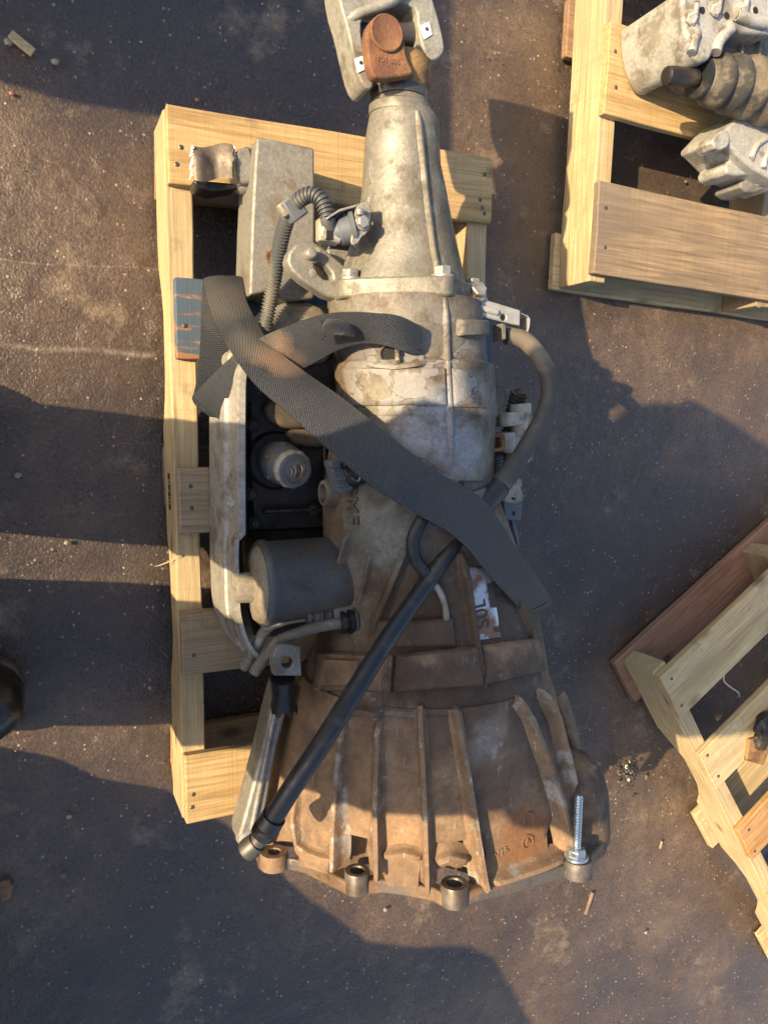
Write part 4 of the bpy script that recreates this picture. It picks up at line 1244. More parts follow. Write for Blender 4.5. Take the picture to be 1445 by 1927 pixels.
part('clamp_plate', px_prism([(982, 768), (996, 774), (1003, 850), (996, 872), (962, 870), (958, 856), (972, 800)], .268, .258), cw, cl_, bevel=.002)
part('clamp_tail', px_prism([(994, 852), (1004, 852), (1006, 868), (994, 870)], .266, .256), PLASTIC_GREY, cl_, bevel=.002)
part('clamp_block', px_prism([(945, 815), (972, 812), (970, 850), (950, 854)], .280, .25), cw, cl_, bevel=.003)
cn = part('beige_connector', px_prism([(q.x, q.y) for q in round_poly([Vector((955, 912, 0)), Vector((978, 912, 0)), Vector((986, 930, 0)), Vector((984, 950, 0)), Vector((944, 946, 0)), Vector((948, 926, 0))], 1)], .272, .24), PLASTIC_BEIGE, bevel=.004)
part('connector_body', px_prism([(947, 944), (984, 946), (980, 980), (950, 978)], .268, .24), PLASTIC_GREY, cn, bevel=.002)
part('connector_neck', g_cyl(P(966, 900, .258), P(966, 916, .258), .011, .013), PLASTIC_BEIGE, cn, bevel=.001)
part('connector_slot_shade', px_prism([(962, 936), (970, 937), (970, 941), (962, 940)], .2724, .270), HOLE_SHADE, cn)
part('connector_slot_shade', px_prism([(964, 962), (969, 962), (969, 970), (964, 970)], .2684, .266), HOLE_SHADE, cn)
ribbon('tape_tail', [(958, 978), (962, 1000), (968, 1020), (972, 1036)], [(966, 980), (972, 1000), (976, 1020), (974, 1038)], [.24, .235, .23, .22], [.24, .235, .232, .222], PLASTIC_GREY, gb, nw=3)
ribbon('tape_tail', [(940, 962), (946, 990), (956, 1020), (966, 1040)], [(950, 964), (956, 990), (966, 1016), (970, 1040)], [.245, .24, .235, .22], [.245, .24, .237, .222], PLASTIC_BLACK, gb, nw=3)
# breather hose arch and small pale pipe on the case
def over(pxs, dz, keys=('case', 'bell', 'tail', 'flange')):
    o = []
    for e in pxs:
        p, n = hit(e[0], e[1], list(keys)); o.append(p + n * (dz if len(e) < 3 else e[2]))
    return o
part('breather_hose', g_tube(smooth_path(over([(812, 952, .006), (790, 978, .016), (777, 1010, .02), (778, 1038, .018), (790, 1060, .012), (806, 1082, .006)], .01), 8), .0085, 16), RUBBER, case, smooth=60)
part('vent_pipe', g_tube(smooth_path(over([(812, 1092), (825, 1110), (834, 1135), (838, 1166)], .006), 6), .0042, 12), PLASTIC_BEIGE, case, smooth=60)
part('side_pipe', g_tube(smooth_path([P(862, 916, .372), P(890, 914, .362), (P(925, 905, .335))], 5), .0085, 14), CONDUIT_DK, case, smooth=60)
# foil label on the case
lab_q = [(873, 1064), (922, 1070), (940, 1200), (897, 1206)]
lab = part('foil_label', g_pad(lab_q, .0040, ['case'], 10, 10, .04), FOIL, case, smooth=50)
def lab_pt(u, v):
    x = (lab_q[0][0] * (1 - u) + lab_q[1][0] * u) * (1 - v) + (lab_q[3][0] * (1 - u) + lab_q[2][0] * u) * v
    y = (lab_q[0][1] * (1 - u) + lab_q[1][1] * u) * (1 - v) + (lab_q[3][1] * (1 - u) + lab_q[2][1] * u) * v
    return hit(x, y, ['case'])
a_, n_ = lab_pt(.32, .60)
xd = lab_pt(.32, .2)[0] - lab_pt(.32, .9)[0]
text_mesh('label_print', 'S0D', a_ + n_ * .0044, xd, n_, .027, .0004, INK, lab)
mb = MB()
for k in range(22):
    t = .22 + k * .016
    p1, n1 = lab_pt(.70, t); p2, n2 = lab_pt(.96, t)
    w_ = (.0006, .0011, .0008)[k % 3]
    dv = xd.normalized()
    mb.add([p1 + n1 * .0046 - dv * w_, p2 + n2 * .0046 - dv * w_, p2 + n2 * .0046 + dv * w_, p1 + n1 * .0046 + dv * w_], [(0, 1, 2, 3)])
for k in range(4):
    t = .84 + k * .02
    p1, n1 = lab_pt(.72, t); p2, n2 = lab_pt(.98, t); dv = xd.normalized() * .0008
    mb.add([p1 + n1 * .0046 - dv, p2 + n2 * .0046 - dv, p2 + n2 * .0046 + dv, p1 + n1 * .0046 + dv], [(0, 1, 2, 3)])
tag(part('barcode', (mb.v, mb.f), INK, lab, smooth=None), kind='stuff')
# cast letters on the case
p, n_ = hit(662, 944, ['case'])
text_mesh('cast_letters', 'GMF', p + n_ * .0012, P(664, 980, .3) - P(660, 920, .3), n_, .030, .0010, DULL, case)

# ------------------------------------------------------------------ universal joint at the tail
yz = TZ
ear = [(q.x, q.y) for q in round_poly([Vector((690, 84, 0)), Vector((689, 55, 0)), Vector((702, 32, 0)), Vector((724, 22, 0)), Vector((746, 30, 0)), Vector((759, 50, 0)), Vector((763, 84, 0)), Vector((766, 108, 0)), Vector((778, 132, 0)), Vector((776, 142, 0)), Vector((706, 150, 0)), Vector((697, 132, 0)), Vector((692, 108, 0))], 1)]
yoke = part('slip_yoke', px_prism(ear, yz + .050, yz + .034), RUST, bevel=.004, segs=3)
part('joint_cap', g_lathe(P(726, 64, yz + .0495), (0, 0, 1), [(0, .0205), (.0036, .0205), (.0045, .0192), (.0036, .0178), (.0030, .001)], 36), RUST, yoke, smooth=40)
part('yoke_ear', px_prism([(x + 34, y + 6) for x, y in ear], yz - .035, yz - .055), RUST, yoke, bevel=.004)
c0 = tang((706, 158), (795, 152), TZ)
part('yoke_barrel', g_lathe(Vector((c0[0], c0[1] - .014, yz)), (-.03, 1, 0), [(0, .035), (.006, .0385), (.020, .041), (.030, .042), (.040, .036)], 40), RUSTY, yoke, smooth=40)
part('dust_seal', g_lathe(Vector((c0[0], c0[1] - .022, yz)), (0, 1, 0), [(0, .0345), (.010, .0362), (.016, .034)], 36), DULL, yoke)
cr = P(735, 66, yz)
part('joint_cross', g_cyl(cr + Vector((-.052, -.012, 0)), cr + Vector((.044, .010, 0)), .0145), DULL, yoke, bevel=.002)
part('bearing_cup', g_lathe(cr + Vector((.030, .006, -.004)), (1, .2, 0), [(0, .019), (.004, .022), (.012, .022), (.014, .018)], 28), PLASTIC_BLACK, yoke)
text_mesh('yoke_mark', 'NO1 306', P(728, 114, yz + .0502), (1, .05, 0), (0, 0, 1), .0085, .0006, RUST, yoke)
fork = [(q.x, q.y) for q in round_poly([Vector((630, -60, 0)), Vector((638, 0, 0)), Vector((652, 45, 0)), Vector((664, 100, 0)), Vector((676, 148, 0)), Vector((690, 168, 0)), Vector((704, 164, 0)), Vector((701, 145, 0)), Vector((690, 110, 0)), Vector((680, 70, 0)), Vector((680, 36, 0)), Vector((700, 10, 0)), Vector((752, 2, 0)), Vector((786, 16, 0)), Vector((786, 50, 0)), Vector((796, 92, 0)), Vector((808, 112, 0)), Vector((824, 112, 0)), Vector((837, 96, 0)), Vector((834, 70, 0)), Vector((824, 30, 0)), Vector((812, -10, 0)), Vector((800, -60, 0))], 1)]
fk = part('flange_yoke', px_prism(fork, yz + .022, yz - .022), PALE, bevel=.012, segs=5)
part('yoke_hub', g_lathe(P(722, -20, yz), (-.05, 1, 0), [(-.012, .03), (.01, .05), (.04, .058), (.10, .06), (.10, .05)], 40), PALE, fk, smooth=45)
part('yoke_web', g_rib([(655, 30), (665, 0)], .0, .004, ['tail']) if False else g_tube(smooth_path([P(652, 40, yz + .016), P(680, 24, yz + .022), P(735, 4, yz + .026), P(760, -20, yz + .026)], 6), .006, 10), PALE, fk, smooth=60)
for q in ([(667, 110), (685, 104), (690, 130), (674, 137)], [(790, 48), (808, 40), (814, 65), (799, 74)]):
    st_ = part('white_sticker', px_prism(q, yz + .0236, yz + .0215), WHITE, fk, bevel=.0006)
    m_ = (sum(a for a, b in q) / 4, sum(b for a, b in q) / 4)
    part('sticker_dot', g_lathe(P(m_[0], m_[1] - 2, yz + .0234), (0, 0, 1), [(0, .0022), (.0009, .0022)], 12), DULL, fk)

# ------------------------------------------------------------------ steel crossmember cut off with a torn stub
cm = empty('crossmember', tuple(P(530, 420, .119)), 'grey steel crossmember stub with torn bracket, left of the tail housing', 'crossmember')
cmz = .205
beam = link('channel_beam', *px_prism([(484, 257), (592, 278), (593, 420), (592, 562), (540, 566), (500, 548), (470, 556), (474, 420), (480, 300)], cmz, .121), STEEL, cm, bevel=.0035, segs=3)
link('grommet', *g_lathe(P(517, 487, cmz - .001), (0, 0, 1), [(0, .0135), (.002, .0135), (.0028, .012), (.0022, .0085), (.001, .0085)], 28), RUSTY, beam)
link('grommet_hole_shade', *g_lathe(P(517, 487, cmz), (0, 0, 1), [(0, .0084), (.0012, .0084)], 20), HOLE_SHADE, beam)
def torn_sheet():
    nx_, ny_ = 26, 10; v = []; f = []
    rs = random.Random(5)
    jl = [rs.uniform(-3, 3) for _ in range(ny_ + 1)]; 
    for side in (0, 1):
        for j in range(ny_ + 1):
            for i in range(nx_ + 1):
                u, w = i / nx_, j / ny_
                x = 361 + 78 * u + 3 * w * (1 - u) + (jl[j] if i == 0 else 0) + (-jl[-1 - j] * .8 if i == nx_ else 0)
                y = 276 + 62 * w + 4 * math.sin(u * 6.0) - (3 if w == 0 else 0)
                z = .186 + .007 * math.sin(u * 7.2 + .6) - .004 * u - (.004 if side else 0) - (.010 * (1 - w) ** 6)
                v.append(P(x, y, z))
    m = (nx_ + 1) * (ny_ + 1); W_ = nx_ + 1
    for j in range(ny_):
        for i in range(nx_):
            a = j * W_ + i
            f += [(a, a + 1, a + W_ + 1, a + W_), (m + a, m + a + W_, m + a + W_ + 1, m + a + 1)]
    for i in range(nx_):
        for a in (i, ny_ * W_ + i):
            f.append((a, a + 1, m + a + 1, m + a))
    for j in range(ny_):
        for a in (j * W_, j * W_ + nx_):
            f.append((a, a + W_, m + a + W_, m + a))
    return v, f
TORN = cast('torn_sheet', (.26, .21, .16), (.17, .13, .095), amt=.4, rough=.5, metal=.3, dscale=20)
sheet = link('torn_bracket', *torn_sheet(), TORN, cm, smooth=60)
link('bracket_wall', *px_prism([(364, 338), (440, 345), (448, 352), (400, 360), (370, 350)], .165, .125), PLASTIC_BLACK, sheet, bevel=.002)
link('bracket_root', *px_prism([(444, 282), (470, 272), (478, 300), (476, 345), (450, 346), (446, 320)], .180, .125), STEEL, cm, bevel=.004)
BRIGHT = plain('bare_torn_metal', (.62, .61, .58), .35, .6, 150, .2, .4)
for x0_, lst in ((362, 10), (441, 10)):
    rs = random.Random(x0_)
    mb = MB()
    for k in range(lst):
        yy = 279 + k * 6.4
        zz = .186 if x0_ < 400 else .178
        c = P(x0_ + rs.uniform(-2.5, 2.5), yy, zz)
        mb.add([c + Vector((-.0035, -.003, 0)), c + Vector((.003 * rs.random(), .0, .003)), c + Vector((-.001, .0045, 0)), c + Vector((-.002, 0, -.006))], [(0, 1, 2), (0, 2, 3), (0, 3, 1), (1, 3, 2)])
    link('torn_edge', mb.v, mb.f, BRIGHT, sheet, smooth=None)
link('weld_blob', *g_lathe(P(463, 344, .165), (0, 0, 1), [(-.02, .012), (-.004, .013), (.004, .010), (.007, .004)], 16), STEEL, cm, smooth=60)

# ------------------------------------------------------------------ lashing strap
strap = empty('lashing_strap', tuple(P(420, 700, .119)), 'wide black webbing strap lashed diagonally over the gearbox', 'strap')
SO = ORG[strap.name]
def ss(px, py, z): return tuple(P(px, py, z) - SO)
STRAP = strap_mat([(ss(505, 655, .27), .028, (.22, .14, .08), .75), (ss(540, 690, .28), .024, (.20, .13, .08), .6), (ss(425, 560, .2), .05, (.095, .085, .07), .7), (ss(470, 640, .25), .035, (.11, .10, .085), .6),
                   (ss(985, 1080, .3), .05, (.10, .085, .065), .6), (ss(1010, 1130, .28), .03, (.11, .09, .065), .6)])
la = [(384, 524), (392, 566), (410, 612), (436, 662), (480, 722), (548, 782), (625, 852), (700, 915), (775, 962), (838, 998), (878, 1032), (918, 1082), (952, 1118), (982, 1152)]
lb = [(455, 522), (462, 562), (482, 604), (512, 650), (570, 698), (650, 754), (735, 822), (815, 884), (868, 912), (908, 940), (938, 978), (972, 1034), (1006, 1082), (1036, 1128)]
za = [.165, .190, .215, .250, .290, .330, .368, .390, .400, .406, .408, .404, .394, .370]
zb_ = [.165, .190, .215, .250, .290, .340, .380, .394, .398, .396, .390, .374, .350, .318]
ribbon('strap_band', la, lb, za, zb_, STRAP, strap, wav=.002)
# it rolls over the edge at the lower right
EA, EB = P(982, 1152, .370), P(1036, 1128, .318)
fwd = ((EA + EB) / 2 - (P(952, 1118, .394) + P(1006, 1082, .350)) / 2).normalized()
upv = (EB - EA).cross(fwd).normalized()
if upv.z < 0: upv = -upv
rl = [fwd * (.021 * math.sin(q)) + upv * (.021 * math.cos(q) - .021) for q in [R(k) for k in range(0, 231, 21)]]
ribbon('strap_roll', [EA + o for o in rl], [EB + o for o in rl], None, None, STRAP, strap, sub=3)
# the limb falling from the top left fold
ribbon('strap_band', [(382, 526), (379, 590), (377, 650), (372, 705), (364, 745)], [(430, 530), (435, 590), (440, 650), (438, 700), (420, 748)], [.160, .165, .17, .178, .185], [.158, .165, .17, .178, .185], STRAP, strap, wav=.002)
# the loose limb that climbs up to the right and curls over
ua = [(364, 744), (392, 714), (436, 672), (490, 636), (545, 612), (600, 594), (650, 589), (700, 590), (750, 594), (794, 616)]
ub = [(418, 792), (448, 772), (494, 738), (540, 708), (578, 690), (632, 660), (680, 646), (720, 648), (760, 660), (790, 655)]
uz = [.185, .20, .22, .245, .28, .32, .362, .390, .398, .392]
uz2 = [.185, .20, .22, .245, .275, .315, .355, .380, .390, .386]
ribbon('strap_band', ua, ub, uz, uz2, STRAP, strap, wav=.004)
ribbon('strap_fold', [(364, 744), (362, 752), (372, 766), (396, 784)], [(430, 746), (438, 758), (440, 772), (420, 792)], [.185, .178, .178, .183], [.185, .178, .178, .183], STRAP, strap)
ribbon('strap_loop', [(604, 604), (622, 600), (648, 604), (668, 620)], [(606, 640), (614, 632), (640, 630), (664, 634)], [.345, .368, .382, .378], [.340, .360, .374, .372], STRAP, strap)

# ------------------------------------------------------------------ black shift cable
cab = empty('shift_cable', tuple(P(800, 1100, .119)), 'long black rubber shift cable curving down across the bell housing', 'cable')
upper = smooth_path([P(x, y, z) for x, y, z in ((950, 632, .322), (968, 632, .325), (992, 645, .328), (1016, 674, .33), (1030, 708, .33), (1033, 742, .33), (1022, 782, .33), (1000, 824, .335), (974, 866, .34), (946, 906, .345), (920, 938, .352), (900, 962, .358))], 8)
link('cable_sheath', *g_tube(upper, lambda s: .0122 if s < .72 else .0145, 20), RUBBER_DUSTY, cab, smooth=60)
link('cable_ferrule', *g_tube(smooth_path([P(938, 917, .347), P(925, 932, .351), P(904, 956, .358)], 5), .0158, 20), RUBBER, cab, smooth=50)
lower = smooth_path([P(x, y, z) for x, y, z in ((905, 956, .358), (880, 992, .366), (850, 1030, .374), (800, 1102, .380), (750, 1172, .395), (700, 1248, .41), (650, 1328, .415), (600, 1408, .41), (550, 1482, .395), (516, 1536, .38))], 8)
rodp = link('cable_rod', *g_tube(lower, lambda s: .0102 + .0022 * s, 22), RUBBER, cab, smooth=60)
e0 = P(516, 1536, .38); e1 = P(494, 1570, .37); e2 = P(484, 1584, .366); e3 = P(468, 1598, .360)
link('rod_collar', *g_lathe(e0, e1 - e0, [(0, .0150), ((e1 - e0).length * .5, .0158), ((e1 - e0).length * .6, .0142), ((e1 - e0).length * .7, .0158), ((e1 - e0).length, .0152)], 26), PLASTIC_BLACK, rodp, smooth=30)
link('rod_neck', *g_cyl(e1, e2, .0105), DULL, rodp)
link('rod_tip', *g_lathe(e2, e3 - e2, [(0, .0125), (.012, .0138), (.018, .0135), (.021, .011)], 24), DULL, rodp, smooth=35)

# faded ink stamp on the outer face of the left stringer
text_mesh('ink_stamp', 'BIEE:IE', P(325, 925, .07) + Vector((0, 0, 0)) if False else Vector((.1772, P(325, 925, .07).y, .062)), (0, -1, 0), (-1, 0, 0), .020, .0004, INK, pal)

# ------------------------------------------------------------------ silver transaxle on the upper right pallet
tx = empty('transaxle', tuple(P(1400, 160, .119)), 'silver alloy transaxle with ribbed rubber boot on the upper right pallet', 'gearbox')
TXA = cast('alloy_bright', (.45, .44, .395), (.24, .215, .165), amt=.35, rough=.5, metal=.25, dscale=18, dark_amt=.12)
TXD = cast('alloy_shaded', (.24, .23, .20), (.17, .145, .11), amt=.4, rough=.6, metal=.2, dscale=14)  # darker copy of the casing alloy, shade of the recess put into its colour
MUD = cast('mud_crust', (.16, .10, .07), (.24, .16, .11), amt=.6, rough=.85, metal=0, dscale=30, grain=.8)
def rp(pts, it=1): return [(q.x, q.y) for q in round_poly([Vector((a, b, 0)) for a, b in pts], it)]
cs = link('casing', *px_prism(rp([(1282, -40), (1284, 38), (1296, 84), (1312, 116), (1332, 116), (1345, 96), (1350, 66), (1376, 52), (1400, 62), (1470, 66), (1480, -40)]), .262, .121), TXA, tx, bevel=.006, segs=3)
surf_add('tx', *px_prism([(1282, -40), (1284, 38), (1296, 84), (1312, 116), (1332, 116), (1345, 96), (1350, 66), (1376, 52), (1400, 62), (1470, 66), (1480, -40)], .262, .121))
link('casing_recess', *px_prism([(1330, 50), (1480, 40), (1500, 150), (1345, 140), (1322, 118)], .215, .121), TXD, cs, bevel=.006, segs=3)
link('casing_ridge', *g_tube(smooth_path([P(x, y, .262) for x, y in ((1345, 100), (1352, 78), (1366, 62), (1374, 55), (1368, 48))], 6), .009, 12), TXA, cs, smooth=60)
link('casing_ridge', *g_tube(smooth_path([P(x, y, .262) for x, y in ((1300, 100), (1306, 75), (1310, 62), (1300, 45))], 6), .007, 12), TXA, cs, smooth=60)
link('casing_ridge', *g_tube(smooth_path([P(x, y, .265) for x, y in ((1380, 26), (1410, 38), (1440, 44))], 6), .010, 12), TXA, cs, smooth=60)
for k, (x, y) in enumerate(((1297, 34), (1342, 17), (1392, 20))):
    link('casing_web', *g_tube(smooth_path([P(x + 14, y - 30, .268), P(x + 10, y - 5, .268), P(x + 4, y + 12, .268)], 6), .0042, 10), TXA, cs, smooth=60)
    link('casing_bolt', *g_hex(P(x, y, .262), (-.3, -.5, .8), .0095, .012), TXA, cs, bevel=.001, smooth=25)
for (x, y, r) in ((1268, 20, .014), (1266, 44, .015), (1284, 32, .020), (1282, 8, .022)):
    v, f = g_lathe(P(x, y, .215), (-.9, -.1, .2), [(-.03, r), (-.005, r * 1.02), (.006, r * .85), (.012, r * .4)], 16)
    v = [p + Vector((noise.noise(p * 90), noise.noise(p * 90 + Vector((5, 0, 0))), noise.noise(p * 90 + Vector((0, 5, 0))))) * .003 for p in v]
    link('muddy_bolt', v, f, MUD, cs, smooth=60)
for (x, y) in ((1320, 20), (1366, 30), (1420, 20), (1308, 60)):
    link('bolt_hole_shade', *g_lathe(P(x, y, .2622), (0, 0, 1), [(0, .0055), (.0012, .0055)], 16), HOLE_SHADE, cs)
    link('hole_boss', *g_lathe(P(x, y, .260), (0, 0, 1), [(0, .0105), (.0018, .0105), (.0026, .0095)], 20), TXA, cs, smooth=30)
for x0_, y0_2 in ((1352, 84), (1392, 84), (1425, 86)):
    link('recess_rib', *g_box(P(x0_, y0_2 + 12, .219), .006, .06, .012), TXD, cs, bevel=.002)
# ribbed boot on its stub shaft
ax0, ax1 = P(1318, 147, .232), P(1470, 178, .236)
axd = (ax1 - ax0).normalized()
def pr(x, y, r): return (P(x, y - r, .234) - P(x, y + r, .234)).length / 2
prof = []
tot = (ax1 - ax0).length
for (t, r) in ((0, 34), (.03, 37), (.06, 37), (.10, 42), (.16, 49), (.20, 50), (.235, 42), (.27, 46), (.33, 54), (.38, 55), (.42, 46), (.46, 50), (.53, 58), (.58, 59), (.62, 50), (.67, 56), (.75, 64), (.82, 65), (.87, 58), (.92, 64), (1.0, 66)):
    prof.append((t * tot, r * pr(1390, 160, 50) / 50))
BOOT = cast('boot_rubber', (.045, .042, .036), (.20, .165, .11), amt=.55, rough=.5, metal=0, dscale=16, grain=.3)
boot_ = link('rubber_boot', *g_lathe(ax0, axd, prof, 40), BOOT, tx, smooth=70)
s0, s1 = P(1252, 142, .232), P(1322, 148, .232)
link('stub_shaft', *g_lathe(s0, s1 - s0, [(0, .010), (.002, .0135), (.012, .0145), (.06, .0145)], 26), OILY_SHADE, boot_, smooth=40)
link('boot_clamp', *g_lathe(ax0 - axd * .006, axd, [(0, .022), (.0, .030), (.006, .0305), (.008, .028)], 32), RUBBER, boot_, smooth=40)
# lower casing and lugs
lc = link('lower_casing', *px_prism(rp([(1352, 258), (1376, 232), (1400, 205), (1480, 190), (1500, 360), (1420, 322), (1388, 292), (1366, 268)]), .215, .121), TXA, tx, bevel=.005, segs=3)
link('lug', *px_prism(rp([(1336, 262), (1362, 242), (1372, 250), (1372, 276), (1348, 284)]), .222, .19), TXA, lc, bevel=.002)
link('lug', *px_prism(rp([(1362, 308), (1392, 290), (1432, 304), (1428, 326), (1370, 332)]), .195, .13), TXA, lc, bevel=.004)
link('lug', *px_prism(rp([(1384, 346), (1430, 328), (1460, 340), (1450, 352), (1412, 366)]), .18, .12), TXD, lc, bevel=.004)
link('lug_bolt', *g_hex(P(1426, 336, .181), (0, 0, 1), .011, .012), TXA, lc, bevel=.001)
for pth in (((1412, 300), (1425, 272), (1460, 250)), ((1436, 318), (1442, 290), (1470, 270))):
    link('casing_web', *g_tube(smooth_path([P(x, y, .216) for x, y in pth], 6), .005, 10), TXA, lc, smooth=60)

# ------------------------------------------------------------------ greasy hub on the lower right pallet
hb = empty('greasy_hub', tuple(P(1470, 1420, .119)), 'greasy black hub with a silver ring on the lower right pallet', 'car part')
link('silver_ring', *g_lathe(P(1490, 1432, .128), (0, 0, 1), [(0, .044), (.0, .050), (.012, .052), (.03, .050), (.034, .046), (.034, .040), (0.01, .038)], 44), DULL, hb, smooth=40)
def lump(c, r, seed, flat=.6):
    bm = bmesh.new(); bmesh.ops.create_icosphere(bm, subdivisions=3, radius=1)
    v = []
    for q in bm.verts:
        d = q.co.copy(); k = 1 + .35 * noise.noise(d * 2.2 + Vector((seed, 0, 0))) + .16 * noise.noise(d * 6 + Vector((0, seed, 0)))
        v.append(Vector(c) + Vector((d.x * r[0], d.y * r[1], d.z * r[2])) * k)
    f = [tuple(x.index for x in fc.verts) for fc in bm.faces]; bm.free()
    return v, f
link('grease_lump', *lump(P(1445, 1368, .135), (.035, .035, .022), 3), OILY_SHADE, hb, smooth=60)
link('grease_lump', *lump(P(1432, 1392, .13), (.018, .022, .012), 8), OILY_SHADE, hb, smooth=60)
link('rusty_plate', *px_prism([(1410, 1392), (1440, 1382), (1452, 1400), (1436, 1440), (1404, 1432)], .127, .1195), RUSTY, hb, bevel=.001)

# ------------------------------------------------------------------ photographer, standing at the left edge
per = empty('person', (-.24, -.165, 0), 'person in dark work clothes and scuffed black boots at the left edge', 'person')
def skin(name, verts, edges, radii, mat, parent, root=0, sub=1):
    org = ORG[parent.name]
    me = bpy.data.meshes.new(name)
    me.from_pydata([tuple(Vector(v) - org) for v in verts], edges, [])
    o = bpy.data.objects.new(name, me); col.objects.link(o); o.parent = parent; ORG[o.name] = org
    me.materials.append(mat)
    m = o.modifiers.new('skin', 'SKIN'); m.use_smooth_shade = True
    sv = me.skin_vertices[0].data if me.skin_vertices else None
    if sv is None:
        bm = bmesh.new(); bm.from_mesh(me); bm.verts.layers.skin.verify(); bm.to_mesh(me); bm.free(); sv = me.skin_vertices[0].data
    for i, r in enumerate(radii):
        sv[i].radius = (r, r) if not isinstance(r, tuple) else r
        sv[i].use_root = (i == root)
    s_ = o.modifiers.new('sub', 'SUBSURF'); s_.levels = sub; s_.render_levels = sub
    return o
SKINM = plain('skin_tone', (.45, .27, .19), .5, 0, 60, .15, .1)
CLOTH = plain('dark_work_cloth', (.02, .022, .028), .85, 0, 90, .35, .3)
JACKET = plain('dark_jacket', (.03, .032, .04), .8, 0, 60, .35, .3)
yA, yB = -.03, -.305
V = [(-.24, -.165, .78), (-.22, -.165, 1.0), (-.19, -.165, 1.2), (-.16, -.165, 1.32), (-.12, -.165, 1.40), (-.09, -.165, 1.50),   # spine to crown
     (-.24, -.085, .76), (-.24, yA, .42), (-.25, yA, .10), (-.24, -.245, .76), (-.24, yB, .42), (-.25, yB, .10),
     (-.19, .02, 1.22), (-.21, .20, 1.02), (-.085, .075, 1.155), (-.19, -.35, 1.22), (-.2, -.40, 1.0), (-.085, -.05, 1.12)]
Ed = [(0, 1), (1, 2), (2, 3), (3, 4), (4, 5), (0, 6), (6, 7), (7, 8), (0, 9), (9, 10), (10, 11), (2, 12), (12, 13), (13, 14), (2, 15), (15, 16), (16, 17)]
Rd = [.13, .13, .14, .055, .085, .07, .09, .06, .045, .09, .06, .045, .06, .045, .03, .06, .045, .03]
# hands with fingers
def hand(base, d, side):
    i0 = len(V) - 1 if False else None
for wrist, dv, up in ((14, Vector((.03, -.03, .05)), 1), (17, Vector((.03, .02, .06)), -1)):
    w = Vector(V[wrist]); palm = w + dv * .9
    V.append(tuple(palm)); Rd.append(.026); Ed.append((wrist, len(V) - 1)); pi = len(V) - 1
    side = Vector((0.0, up * 1.0, .2)).normalized()
    for k in range(4):
        b = palm + side * (k - 1.5) * .019 + dv.normalized() * .03
        t = b + dv.normalized() * (.028 - .004 * abs(k - 1.4)) + Vector((.0, 0, -.006))
        V.append(tuple(b)); Rd.append(.009); Ed.append((pi, len(V) - 1))
        V.append(tuple(t)); Rd.append(.008); Ed.append((len(V) - 2, len(V) - 1))
    th = palm - side * .035; V.append(tuple(th)); Rd.append(.010); Ed.append((pi, len(V) - 1))
    V.append(tuple(th + dv.normalized() * .025 - side * .01)); Rd.append(.009); Ed.append((len(V) - 2, len(V) - 1))
V = [(min(a, -.045) if c > 1.05 else a, b, c) for a, b, c in V]
body_ = skin('body', V, Ed, Rd, SKINM, per)
face = MB()
hc = Vector((-.10, -.165, 1.44))
link('nose', *g_lathe(hc + Vector((.07, 0, -.01)), (.8, 0, -.5), [(0, .014), (.012, .012), (.022, .005)], 12), SKINM, body_, smooth=60)
for s_ in (-1, 1):
    link('eye', *g_lathe(hc + Vector((.068, s_ * .03, .02)), (.8, 0, -.3), [(0, .010), (.004, .009), (.007, .004)], 12), WHITE, body_, smooth=60)
    link('ear', *g_lathe(hc + Vector((-.01, s_ * .078, .0)), (0, s_, 0), [(0, .022), (.008, .02), (.012, .01)], 14), SKINM, body_, smooth=60)
link('mouth', *g_box(hc + Vector((.07, 0, -.045)), .008, .04, .008), RUST, body_, bevel=.003)
link('knit_cap', *g_lathe(hc + Vector((-.01, 0, .035)), (.15, 0, 1), [(0, .088), (.02, .095), (.05, .088), (.08, .065), (.098, .03), (.102, .004)], 24), CLOTH, body_, smooth=60)
# trousers
def limb(path, rads, seg=20):
    return g_tube(smooth_path(path, 5), lambda s: np.interp(s, np.linspace(0, 1, len(rads)), rads), seg)
for yy, ws in ((yA, (.105, .10, .098, .10, .094)), (yB, (.118, .114, .11, .115, .11))):
    link('trouser_leg', *limb([Vector((-.24, yy * .86 - .165 * .14, .84)), Vector((-.24, yy, .62)), Vector((-.23, yy, .42)), Vector((-.245, yy, .25)), Vector((-.245, yy, .085))], ws), CLOTH, per, smooth=60)
# jacket
rings = []
for z, x, w, d in ((.735, -.24, .235, .15), (.77, -.24, .245, .155), (.85, -.235, .240, .15), (1.0, -.215, .225, .14), (1.12, -.195, .22, .135), (1.22, -.18, .20, .12), (1.29, -.165, .11, .09), (1.325, -.155, .075, .075)):
    rings.append([Vector((x + d * math.cos(a), (-.172 if not .8 < z < 1.15 else -.142) + (w if not .8 < z < 1.15 else w + .028) * math.sin(a), z)) for a in [2 * math.pi * k / 28 for k in range(28)]])
link('jacket', *g_loft(rings), JACKET, per, smooth=60)
link('sleeve', *limb([Vector((-.18, .0, 1.22)), Vector((-.2, .09, 1.12)), Vector((-.21, .165, 1.00)), Vector((-.15, .13, 1.08)), Vector((-.10, .085, 1.145))], (.10, .11, .10, .075, .05)), JACKET, per, smooth=60)
link('sleeve', *limb([Vector((-.18, -.34, 1.22)), Vector((-.2, -.36, 1.1)), Vector((-.2, -.36, .99)), Vector((-.14, -.20, 1.06)), Vector((-.09, -.07, 1.11))], (.085, .075, .07, .06, .048)), JACKET, per, smooth=60)
